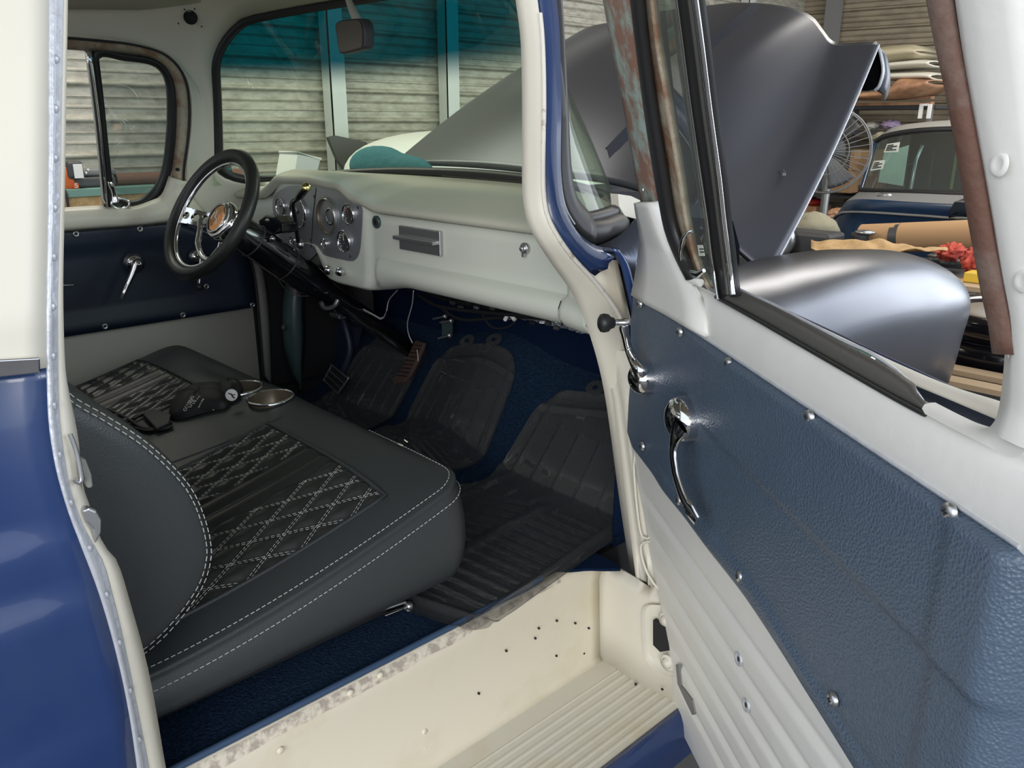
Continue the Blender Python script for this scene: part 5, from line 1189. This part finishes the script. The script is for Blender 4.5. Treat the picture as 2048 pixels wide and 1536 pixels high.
floor_mat([(-1.45, .68), (-.965, .83), (-1.05, 1.38), (-1.50, 1.30)], [(-1.53, 1.575), (-1.13, 1.64)], 'clear plastic floor mat nearest the passenger door, overhanging the cream sill', ribs=5)
floor_mat([(-1.83, 1.02), (-1.56, 1.00), (-1.55, 1.33), (-1.92, 1.33)], [(-2.03, 1.60), (-1.66, 1.60)], 'clear plastic floor mat over the middle floor hump')
floor_mat([(-2.36, .85), (-1.98, .85), (-1.97, 1.28), (-2.36, 1.30)], [(-2.40, 1.58), (-2.08, 1.60)], 'clear plastic floor mat under the brake and accelerator pedals', ribs=5, tabs=False)

# ------------------------------------------------------------------ open passenger door
def tfront(z): return sinterp(z, [(.30, .17), (.50, .155), (.70, .10), (.90, .05), (1.2, .035), (1.30, .05)])
TE = 1.052
def offz(z):
    o = 0
    if z < .885:
        for zc in (.80, .725, .65, .575, .50, .425): o -= .007 * math.exp(-((z - zc) / .010) ** 2)
    return o
zs_ = [.30 + .0075 * k for k in range(80)] + [.902]
mb = MB(); rows = []
for z in zs_:
    t0 = tfront(z); rows.append([D3(lerp(t0, TE, j / 30), z, offz(z) * smooth01((j - .5) / 2)) for j in range(31)])
mb.grid(rows, white_door)
# flat metal behind the vinyl, then belt moulding rising to the window sill
rows = [[D3(lerp(.04, TE, j / 30), z, -.004) for j in range(31)] for z in (.90, 1.0, 1.1, 1.185)]
prof = [(1.183, -.004), (1.188, .002), (1.198, .006), (1.215, .008), (1.235, .007), (1.249, .003), (1.2575, -.002), (1.26, -.010), (1.256, -.02)]
rows += [[D3(lerp(.04 if z < 1.2 else .04 + (z - 1.2) * 1.2, TE, j / 30), z, o) for j in range(31)] for z, o in prof]
mb.grid(rows, white_door)
rd = mb.build('door', TR, label='passenger door, swung open')
def inb(o, z): return o
# outer skin, navy below belt, jamb faces
mb = MB(); mb.grid([[D3(lerp(.02, TE, j / 8), z, -.085 - .02 * math.sin((z - .3) * 3.3)) for j in range(9)] for z in [.30 + .05 * k for k in range(20)]], navy); mb.build('door_outer_skin', rd, solid=.003)
mb = MB(); mb.grid([[D3(tfront(z) if z < .9 else .04, z, 0), D3(.02, z, -.085 - .02 * math.sin((z - .3) * 3.3))] for z in [.30 + .05 * k for k in range(20)]], white_door)
mb.grid([[D3(TE - .004, z, -.02), D3(TE - .001, z, -.04), D3(TE, z, -.085 - .02 * math.sin((z - .3) * 3.3))] for z in [.30 + .05 * k for k in range(20)]], white_door); mb.build('door_edge_face', rd)
# front corner rising from the belt to the frame
ca = RP(((1274, 590), (1280, 562), (1288, 510), (1290, 465), (1284, 425), (1281, 403)), 24, lambda u, v: DP(u, v, .004))
cb2 = RP(((1343, 628), (1350, 596), (1345, 550), (1327, 490), (1310, 440), (1300, 402)), 24, lambda u, v: DP(u, v, .0095 if v < 560 else .0095 - (v - 560) * .00006))
cb = RP(((1424, 672), (1420, 640), (1408, 602), (1385, 560), (1340, 470), (1316, 402)), 24, lambda u, v: DP(u, v, (.004 if v < 560 else .004 - (v - 560) * .00002)))
mb = MB(); mb.grid([ca, [p.lerp(q, .5) + DN * .003 for p, q in zip(ca, cb2)], cb2, [p.lerp(q, .5) + DN * .0025 for p, q in zip(cb2, cb)], cb], white_door); mb.build('frame_corner', rd, solid=.012, off=-1)
# window frame front: rusty outer strip, black seals, inner brown channel
def dribbon(nm, a, b, n, m, oa, ob, par=rd, solid=.01, bulge=.004, label=None):
    A_ = RP(a, n, lambda u, v: DP(u, v, oa)); B_ = RP(b, n, lambda u, v: DP(u, v, ob))
    mb = MB(); mb.grid([A_] + [[p.lerp(q, f) + DN * bulge * math.sin(math.pi * f) for p, q in zip(A_, B_)] for f in (.25, .5, .75)] + [B_], m); return mb.build(nm, par, solid=solid, off=-1 if solid < .02 else 0, label=label), A_, B_
fs, _, _ = dribbon('frame_front_strip', ((1192, -60), (1205, 0), (1222, 90), (1247, 220), (1270, 350), (1281, 404)), ((1250, -60), (1262, 0), (1272, 90), (1288, 220), (1306, 350), (1316, 402)), 24, rust, .006, .008, solid=.012, label='rusty turquoise frame strip')
c = DP(1286, 380, .012); mb = MB(); mb.lathe(c, DN, [(.0055, 0), (.0055, .002), (.003, .003), (0, .003)], steel, 14); mb.build('frame_screw', fs)
dribbon('frame_seal', ((1252, -60), (1263, 0), (1274, 90), (1290, 220), (1309, 350), (1322, 420), (1330, 460), (1350, 515), (1374, 562)), ((1273, -60), (1281, 0), (1291, 90), (1308, 220), (1329, 350), (1340, 420), (1352, 470), (1370, 510), (1392, 556)), 30, black, .012, .012, bulge=.008)
dribbon('vent_channel', ((1273, -60), (1281, 0), (1291, 90), (1308, 220), (1329, 350), (1340, 420), (1352, 470), (1372, 530), (1392, 556)), ((1290, -60), (1300, 0), (1311, 90), (1334, 220), (1356, 350), (1368, 430), (1378, 480), (1392, 530), (1415, 580)), 30, rust3, .002, .0, bulge=-.004)
mbx, vA, vB = dribbon('vent_glass', ((1290, -60), (1300, 0), (1311, 90), (1334, 220), (1356, 350), (1368, 430), (1378, 480), (1392, 530), (1415, 580)), ((1345, -60), (1353, 0), (1365, 90), (1382, 220), (1401, 350), (1414, 440), (1421, 500), (1428, 550), (1436, 590)), 30, scratched, -.004, -.004, bulge=0, solid=.003)
db, _, _ = dribbon('division_bar', ((1345, -60), (1353, 0), (1365, 90), (1382, 220), (1401, 350), (1414, 440), (1421, 500), (1428, 550), (1435, 598)), ((1385, -60), (1392, 0), (1404, 90), (1420, 220), (1438, 350), (1448, 440), (1456, 500), (1462, 550), (1467, 592)), 30, black, .006, .004, bulge=-.006)
for px, r_ in ((((1346, -60), (1354, 0), (1366, 90), (1383, 220), (1402, 350), (1415, 440), (1422, 500), (1429, 550), (1436, 598)), .0022), (((1383, -60), (1391, 0), (1403, 90), (1419, 220), (1437, 350), (1447, 440), (1455, 500), (1461, 550), (1466, 590)), .0034)):
    mb = MB(); mb.tube(RP(px, 30, lambda u, v: DP(u, v, .008)), r_, chrome, 8); mb.build('chrome_edge', db)
mb = MB(); mb.tube(RP(((1374, -60), (1381, 0), (1393, 90), (1409, 220), (1427, 350), (1438, 440), (1446, 500), (1452, 550), (1457, 590)), 30, lambda u, v: DP(u, v, .004)), .0035, rubber_g, 6); mb.build('glass_run', db)
mb = MB(); pts = res([DP(u, v, o) for u, v, o in ((1384, 462, .004), (1372, 468, .012), (1365, 485, .016), (1362, 505, .016), (1366, 528, .014), (1376, 540, .010), (1385, 545, .008))], 24); mb.tube(pts, [.0028] * 4 + [.004] * 16 + [.006] * 4, chrome, 8)
mb.tube(res([DP(u, v, .012) for u, v in ((1366, 528), (1366, 545), (1370, 562))], 8), .005, dash_paint, 8); mb.tube([DP(1376, 542, .010), DP(1398, 548, .010), DP(1408, 541, .008)], [.005, .0055, .003], chrome, 12); mb.tube([DP(1372, 565, .008), DP(1392, 562, .010), DP(1402, 566, .006)], .006, white_door, 8); mb.build('vent_latch', rd)
mb = MB(); q = [DP(u, v, .001) for u, v in ((1396, 490), (1406, 490), (1410, 512), (1399, 512))]; mb.prism(q, DN * .001, paper); 
q0 = DP(1398, 496, .0025); mb.tube([DP(1399, 498, .003), DP(1407, 498, .003)], .0008, ink, 4); mb.tube([DP(1400, 504, .003), DP(1408, 504, .003)], .0008, ink, 4); mb.build('vent_decal', rd)
# window channel along the belt and lowered glass
dribbon('belt_weatherstrip', ((1432, 592), (1500, 628), (1600, 685), (1700, 742), (1790, 793), (1860, 828)), ((1440, 566), (1500, 590), (1600, 640), (1700, 694), (1780, 735), (1830, 768)), 24, rubber_g, .001, -.010, bulge=.004, solid=.012)
mb = MB(); mb.tube(RP(((1432, 594), (1500, 631), (1600, 688), (1700, 745), (1790, 796), (1850, 828)), 60, lambda u, v: DP(u, v, .002)), .003, black, 6); mb.build('belt_bead', rd)
mb = MB(); A_ = RP(((1440, 566), (1530, 602), (1620, 648), (1690, 684), (1740, 706), (1790, 740), (1822, 772), (1846, 806)), 24, lambda u, v: DP(u, v, -.016)); B_ = [p - V((0, 0, .12)) for p in A_]
mb.grid([A_, B_], g2); mb.tube(A_, .0016, caulk, 5); mb.build('lowered_glass', rd, solid=.004)
dribbon('outer_sill', ((1462, 592), (1560, 640), (1700, 710), (1800, 758), (1900, 800), (1985, 838), (2040, 866)), ((1466, 572), (1560, 615), (1700, 682), (1800, 729), (1900, 771), (1993, 800), (2040, 816)), 24, cream, -.045, -.075, bulge=.006, solid=.006)
mb = MB(); A_ = RP(((1450, 590), (1600, 672), (1740, 748), (1850, 800), (1930, 838), (1985, 858)), 24, lambda u, v: DP(u, v, -.02)); B_ = RP(((1462, 592), (1560, 640), (1700, 710), (1800, 758), (1900, 800), (1990, 838)), 24, lambda u, v: DP(u, v, -.045)); mb.grid([[p - V((0, 0, .008)) for p in A_], [p - V((0, 0, .016)) for p in B_], B_], navy_satin); mb.build('window_slot_shade', rd)  # dark blue paints the shade inside the window channel
# rear frame: broad white post with rusty channel edge
RF0 = ((1888, -60), (1897, 0), (1915, 120), (1940, 260), (1966, 400), (1990, 540), (2008, 640), (2006, 720), (2002, 790), (1992, 835), (1978, 860))
RF1 = ((2120, -60), (2130, 0), (2140, 120), (2150, 260), (2160, 400), (2170, 540), (2175, 640), (2180, 720), (2180, 790), (2180, 900), (2180, 1000))
A_ = RP(RF0, 44, lambda u, v: DP(u, v, .010)); B_ = [D3(TE + .004, p.z if p.z > 1.262 else 1.262, .004) for p in A_]
mb = MB(); mb.grid([[p - DN * .05 for p in A_], [p - DN * .008 for p in A_], [p + DD * .006 for p in A_]] + [[p.lerp(q, f) + DN * .006 * math.sin(math.pi * f) for p, q in zip(A_, B_)] for f in (.3, .6, .85)] + [B_, [p - DN * .08 for p in B_]], white_door); fp = mb.build('frame_rear_post', rd)
# corner fillet where the post meets the sill
A_ = RP(((2010, 700), (2004, 770), (1994, 830), (1975, 856), (1940, 850), (1900, 832), (1850, 806)), 24, lambda u, v: DP(u, v, -.004)); B_ = [D3(min(TE, DTZ(2040, 900)[0] + .0 * k), 1.25, .010) for k in range(24)]
B_ = RP(((2052, 760), (2056, 830), (2050, 900), (2020, 915), (1970, 890), (1910, 860), (1850, 828)), 24, lambda u, v: DP(u, v, .009))
mb = MB(); mb.grid([[p - DN * .010 for p in A_], A_, [p.lerp(q, .5) + DN * .003 for p, q in zip(A_, B_)], B_], white_door); mb.build('frame_fillet', rd)
ch, _, _ = dribbon('frame_rear_channel', ((1848, -60), (1858, 0), (1876, 90), (1898, 190), (1922, 330), (1948, 480), (1968, 590), (1981, 650), (1988, 704)), ((1886, -60), (1896, 0), (1912, 90), (1932, 190), (1958, 330), (1984, 480), (2005, 590), (2018, 650), (2026, 710)), 30, rust2, .006, .014, bulge=.008, solid=.012, label='rust brown glass run channel')
for (u, v, r_) in ((1988, 328, .0065), (2036, 562, .0065)):
    c = DP(u, v, .0165); mb = MB(); mb.lathe(c, DN, [(r_ * 1.3, -.004), (r_, -.002), (r_ * .6, -.003), (0, -.003)], white_door, 20); mb.build('post_dimple', fp)
for (u, v) in ((1977, 618), ):
    c = DP(u, v, .012); mb = MB(); mb.ell(c - DN * .006, (.004, .004, .007), cream, 10, 8); mb.build('post_clip', fp)
# vinyl panel
def zb2(t): return .893 - .05 * smooth01((t - .6) / .4)
NT, NZ = 150, 60
mb = MB(); rows = []
for i in range(NZ + 1):
    g = i / NZ; row = []
    for j in range(NT + 1):
        f = j / NT; t_ = lerp(.042 + .0 * g, TE + .004, f); z0_ = zb2(t_) + .02 * (1 - smooth01(f / .06)); z = lerp(z0_, 1.196, g)
        o = .006
        o += .008 * smooth01((z - (1.050 + .012 * math.sin(t_ * 3))) / .012) * smooth01((t_ - .30) / .25)      # padded upper band
        o += .005 * (1 - smooth01((z - (z0_ + .028)) / .006)) * smooth01((t_ - .2) / .1)
        o += .004 * smooth01((t_ - .97) / .02)
        for (ct, cz_, am) in ((.10, 1.04, -.010), (.335, 1.04, -.010)): o += am * math.exp(-(((t_ - ct) / .05) ** 2 + ((z - cz_) / .05) ** 2))
        o += .006 * math.exp(-(((t_ - .07 - (1.12 - z) * .1) / .012) ** 2)) * smooth01((z - 1.03) / .03) * (1 - smooth01((z - 1.14) / .03))
        o += .0015 * noise.noise(V((t_ * 9, z * 9, 0)))
        ed = min(1, min(f / .012, min(g, 1 - g) / .02)); o *= smooth01(ed); o += .002
        if t_ > TE - .016: o -= .020 * ((t_ - TE + .016) / .02) ** 2
        row.append(D3(t_, z, o))
    rows.append(row)
# wrapped rear end of the panel
mb.grid([r + [D3(TE + .010, r[-1].z, -.03), D3(TE + .010, r[-1].z, -.07)] for r in rows], vinyl); pn = mb.build('door_panel', rd, label='navy grained vinyl door panel')
mb = MB(); mb.tube([D3(lerp(.045, 1.045, k / 30), 1.198, .006) for k in range(31)], .0022, caulk, 6); mb.build('panel_top_edge', pn)
def pscrew(u, v, r_=.0065):
    c = DP(u, v, .016); mb = MB(); mb.lathe(c - DN * .006, DN, [(r_ * 1.3, 0), (r_ * 1.2, .004), (r_ * .7, .0055), (0, .006)], steel, 14)
    e = V((0, 0, 1)); f_ = DD
    for ax in (e, f_): mb.tube([c + ax * r_ * .5 + DN * .0002, c - ax * r_ * .5 + DN * .0002], .0008, dark, 4)
    mb.build('panel_screw', pn)
for u, v in ((1275, 608), (1354, 664), (1450, 727), (1611, 834), (1889, 1024), (1280, 893), (1353, 1001), (1473, 1154), (1658, 1400)): pscrew(u, v)
# holes and latch slot in the painted part
for u, v in ((1477, 1318), (1492, 1410)):
    c = DP(u, v, .002); mb = MB(); mb.lathe(c - DN * .004, DN, [(.011, .003), (.010, .006), (.008, .005), (.004, .002), (0, .002)], caulk, 18); mb.lathe(c, DN, [(0, .0005), (.004, .0005)], dark, 10); mb.build('drain_hole', rd)
mb = MB(); q = [DP(u, v, .003) for u, v in ((1351, 1329), (1357, 1328), (1362, 1372), (1368, 1378), (1384, 1400), (1390, 1425), (1384, 1430), (1366, 1392), (1355, 1368))]; mb.prism(q, DN * -.006, grey); mb.build('check_strap_slot', rd)
mb = MB(); mb.tube([DP(1332, 560, .012), DP(1331, 590, .013), DP(1334, 612, .014)], .0009, worn, 5); mb.build('paint_crack', rd)
# window crank near the hinge: teardrop chrome boss, arm rising to a black knob
def dl(u, v, o): return DP(u, v, o)
def boss(c, su, sv, name, par):
    mb = MB(); up_ = V((0, 0, 1)); rows = []
    for k in range(9):
        a = k / 8 * math.pi / 2; rows.append([c + DD * (su * math.cos(a) * math.cos(p)) + up_ * (sv * math.cos(a) * math.sin(p)) + DN * (.026 * math.sin(a)) for p in [6.28318 * j / 28 for j in range(28)]])
    mb.grid([[p - DN * .012 for p in rows[0]]] + rows, chrome, cu=True); return mb
cc = DP(1285, 755, .020); mb = boss(cc, .034, .030, '', None)
ap = res([DP(1292, 752, .022), DP(1272, 727, .036), DP(1258, 700, .040), DP(1251, 672, .050), DP(1247, 650, .056)], 20)
mb.tube(ap, [.008, .014, .0155, .0135, .0115, .0105, .010, .0095, .009, .0085, .008, .0078, .0075, .0075, .0075, .0075, .0078, .0085, .009, .008], chrome, 12); cr = mb.build('window_crank', rd)
k0 = DP(1250, 645, .054); k1 = PX(1225, 649, -1.02); kd = (k1 - k0).normalized(); k1 = k0 + kd * .04
kd = (DN * 1.0 + RV * -.35).normalized(); k0 = DP(1248, 645, .056)
mb = MB(); mb.lathe(k0, kd, [(.0075, -.008), (.008, .0), (.0062, .006), (.0062, .018)], chrome, 16); mb.build('crank_stem', cr)
mb = MB(); mb.lathe(k0 + kd * .016, kd, [(.006, 0), (.009, .002), (.011, .008), (.0155, .012), (.017, .020), (.0155, .026), (.009, .030), (0, .031)], black, 20); mb.build('crank_knob', cr)
# inside door handle: boss with a long curved lever going down
cc = DP(1364, 838, .018); mb = boss(cc, .042, .036, '', None)
hp_ = [(1362, 850, .036), (1352, 872, .042), (1347, 905, .046), (1352, 945, .046), (1364, 985, .044), (1380, 1018, .040), (1396, 1042, .034)]
P = res([DP(u, v, o) for u, v, o in hp_], 30)
W_ = [lerp(.026, .011, smooth01(k / 9)) if k < 9 else lerp(.011, .012, (k - 9) / 16) if k < 25 else .016 - .001 * (k - 25) for k in range(30)]
rows = []
for k, p in enumerate(P):
    tn = (P[min(k + 1, 29)] - P[max(k - 1, 0)]).normalized(); sd = tn.cross(DN).normalized(); nn_ = sd.cross(tn)
    rows.append([p + sd * math.cos(a) * W_[k] + nn_ * math.sin(a) * .0055 for a in [6.28318 * j / 14 for j in range(14)]])
mb.grid(rows, chrome, cu=True); mb.poly(rows[-1], chrome); mb.build('door_handle', rd)

# ------------------------------------------------------------------ cowl, hood, fender
mb = MB(); rows = []
for j in range(41):
    x = lerp(-2.44, -1.10, j / 40); yw = ywind(x) + .012; k = smooth01((abs(x - XC) - .45) / .3)
    rows.append([V((x, yw, 1.345 - .025 * k)), V((x, yw + .06, 1.345 - .03 * k)), V((x, 1.76, 1.325 - .06 * k)), V((x, 1.80, 1.26 - .06 * k)), V((x, 1.82, 1.0))])
mb.grid(rows, navy_satin); mb.build('cowl_top', TR)
q = [PX(u, v, x) for u, v, x in ((1236, 388, -1.08), (1262, 392, -1.08), (1300, 410, -1.08), (1300, 445, -1.08), (1250, 432, -1.08), (1238, 412, -1.08))]; mb = MB(); mb.prism(q, (-.02, 0, 0), cream); mb.build('cowl_corner', TR)
a = RP(((1180, 500), (1215, 486), (1250, 462), (1275, 436), (1340, 425)), 14, lambda u, v: PX(u, v, -1.02)); b = RP(((1226, 498), (1262, 575), (1272, 600), (1310, 640), (1350, 680)), 14, lambda u, v: PX(u, v, -1.0))
mb = MB(); mb.grid([a, [p.lerp(q, .5) + V((.02, 0, 0)) for p, q in zip(a, b)], b], navy_satin); mb.build('cowl_side', TR, solid=.004)
# teal cloth crumpled on the cowl
mb = MB()
def cl(p):
    q = p * 6; return p * (1 + .25 * noise.noise(q + V((3, 1, 2)))) + V((0, 0, max(0, -p.z) * .6))
c = PY(785, 345, 1.68); mb.ell(c + V((-.02, 0, .005)), (.22, .05, .075), tealcloth, 32, 18, cl); tag(mb.build('teal_cloth'), 'crumpled teal cloth lying on the cowl behind the windshield', 'cloth')
# hood: rear edge near the cowl, front raised
rear_ = [(-2.40, 1.70, 1.355), (-2.2, 1.71, 1.365), (-1.95, 1.72, 1.365), (-1.70, 1.73, 1.355), (-1.45, 1.74, 1.34), (-1.28, 1.76, 1.30), (-1.17, 1.79, 1.24), (-1.10, 1.82, 1.18), (-1.045, 1.845, 1.135)]
front_px = ((1155, 72), (1185, 58), (1240, 48), (1320, 30), (1400, 20), (1480, 13), (1560, 19), (1615, 36), (1640, 62), (1662, 84), (1700, 91), (1730, 90), (1755, 90))
FRN = RP(front_px, 61, lambda u, v: PY(u, v, 2.6)); RR_ = res([V(p) for p in rear_], 61)
# share of each row's length by lateral position
def hoodp(a, b):
    i = max(0, min(59.999, a * 60)); k = int(i); f = i - k; P = RR_[k].lerp(RR_[k + 1], f); Q = FRN[k].lerp(FRN[k + 1], f)
    p = P.lerp(Q, b); s_ = math.sin(math.pi * b)
    p += V((0, -.10, .10)) * s_ * (.55 if a < .72 else lerp(.55, -.15, smooth01((a - .72) / .2)))
    p += V((0, 0, -1)) * .03 * math.exp(-((a - .86) / .06) ** 2) * (s_ + .2 * b)
    p += V((0, .0, -.06)) * s_ * (1 - smooth01(a / .35))
    return p
mb = MB(); mb.grid([[hoodp(j / 90, i / 50) for j in range(91)] for i in range(51)], hood_m); hood = mb.build('hood', TR, solid=.012, off=1, label='satin charcoal hood propped open')
HG = [[(hoodp(j / 90, i / 50)) for j in range(91)] for i in range(51)]
HT_ = tree(HG)
def on_hood(u, v, off=.004):
    h = HT_.ray_cast(CAM, ray(u, v))
    if h[0]: return h[0] + (h[1] if h[1].dot(CAM - h[0]) > 0 else -h[1]) * off
    best = None
    for r in HG:
        for p in r:
            a, b = project(p); d = (a - u) ** 2 + (b - v) ** 2
            if best is None or d < best[0]: best = (d, p)
    p = best[1]; return CAM + ray(u, v) * ((p - CAM).length - off)
ra = [on_hood(p.x, p.y, .020) for p in res(((1508, 18), (1462, 55), (1404, 105), (1340, 175), (1275, 245), (1218, 305)), 16)]; rb_ = [on_hood(p.x, p.y, .004) for p in res(((1535, 26), (1500, 75), (1418, 165), (1350, 235), (1285, 300), (1226, 345)), 16)]
mb = MB(); mb.grid([ra, rb_], navy_satin); mb.grid([ra, [p + V((-.05, .03, -.02)) for p in ra]], hood_m); mb.build('hood_ridge', hood, label='raised navy ridge on the hood')
mb = MB(); mb.tube([hoodp(1.0, k / 40) + V((.003, 0, 0)) for k in range(41)], .0042, caulk, 6); mb.build('hood_bare_edge', hood)
ra = [on_hood(p.x, p.y, .012) for p in res(((1040, 172), (960, 225), (880, 282)), 10)]; rb_ = [on_hood(p.x, p.y, .003) for p in res(((1040, 200), (965, 240), (872, 300)), 10)]
mb = MB(); mb.grid([ra, rb_], navy_satin); mb.build('hood_ridge', hood)
# nose lip curling round at the raised front corner
lip0 = [PY(u, v, 2.6) for u, v in ((1700, 92), (1730, 90), (1748, 89), (1758, 98), (1764, 120), (1766, 145), (1758, 172), (1750, 180))]
L0 = res(lip0, 30); mb = MB(); mb.grid([L0, [p + V((-.02, .10, -.01)) for p in L0], [p + V((-.06, .2, -.03)) for p in L0]], hood_m, smooth=True); mb.tube(L0, .005, caulk, 6); mb.build('nose_lip', hood, solid=.004)
q = [PY(u, v, 2.66) for u, v in ((1748, 97), (1757, 122), (1758, 150), (1752, 178), (1735, 182), (1690, 182), (1710, 150), (1735, 100))]; mb = MB(); mb.prism(q, (0, .05, 0), gloss_black); mb.build('nose_dark_fill', hood)  # solid black block paints the dark hollow of the nose
p = on_hood(1563, 355, .006); mb = MB(); mb.ell(p, (.012, .008, .016), hood_m, 12, 8); mb.build('hood_bump', hood)

# fender: sections along its length, closing at the headlight end
FS = [(1.45, 1.19, 0), (1.6, 1.192, 0), (1.80, 1.192, 0), (2.05, 1.186, 0), (2.25, 1.168, .0), (2.42, 1.150, .0), (2.56, 1.130, .05), (2.67, 1.108, .13), (2.76, 1.078, .26), (2.83, 1.035, .46), (2.87, .99, .68), (2.885, .96, .86), (2.89, .94, .98)]
secs = []
for y, zc, sh_ in FS:
    prof = [(-1.13, zc - .105), (-1.11, zc - .055), (-1.06, zc - .012), (-.99, zc), (-.92, zc - .012), (-.86, zc - .05), (-.82, zc - .12), (-.808, zc - .22), (-.815, zc - .32), (-.845, zc - .43), (-.87, zc - .60)]
    c = (-.94, .955)
    row = []
    for x, z in prof:
        yy = y - max(0, (1.0 - z)) * .55 * smooth01((y - 2.2) / .4)
        k = sh_ if z > .80 else sh_ * .8; x = max(x, -1.035) if y < 1.75 else x
        row.append(V((lerp(x, c[0], k), yy, lerp(z, c[1], k) if z > .8 else z)))
    secs.append(res(row, 40))
cols = list(zip(*secs)); cols = [res(list(c), 60) for c in cols]
mb = MB(); mb.grid([list(c) for c in cols], fender_m); fe = mb.build('front_fender', TR, label='bare brushed metal front fender')
mb = MB(); mb.grid([[V((-1.13, y, z)) for y in (1.72, 1.9, 2.4, 2.7)] for z in (1.085, .8, .5)], gloss_black); mb.build('inner_fender', TR, solid=.004)
mb = MB(); mb.box((-2.35, 1.83, .45), (-1.16, 2.7, 1.0), gloss_black); mb.build('engine_bay', TR, bevel=.03)
mb = MB(); mb.lathe((-.86, 2.28, .36), (-1, 0, 0), [(0, .02), (.2, .02), (.3, 0), (.36, .03), (.36, .2), (0, .2)], black, 36); mb.build('front_wheel', TR)
mb = MB(); mb.box((-2.3, -3.0, .4), (-1.2, -.3, .55), darkgrey); mb.build('chassis_rail', TR)
mb = MB(); mb.lathe((-.95, -1.4, .36), (-1, 0, 0), [(0, .02), (.2, .02), (.3, 0), (.36, .03), (.36, .2), (0, .2)], black, 36); mb.build('rear_wheel', TR)
# exterior mirror seen through the left of the windshield
mb = MB(); c = PX(432, 345, -2.62); mb.tube([c + V((0, .0 + .045 * math.cos(a), .075 * math.sin(a))) for a in [6.283 * k / 28 for k in range(28)]], .006, chrome, 6, closed=True); mb.lathe(c, (.9, -.3, 0), [(0, .0), (.05, .0), (.045, -.03), (0, -.05)], chrome, 24, 1.3); mb.tube([c, c + V((.12, .06, -.08))], .006, chrome, 8); mb.build('side_mirror', TR)
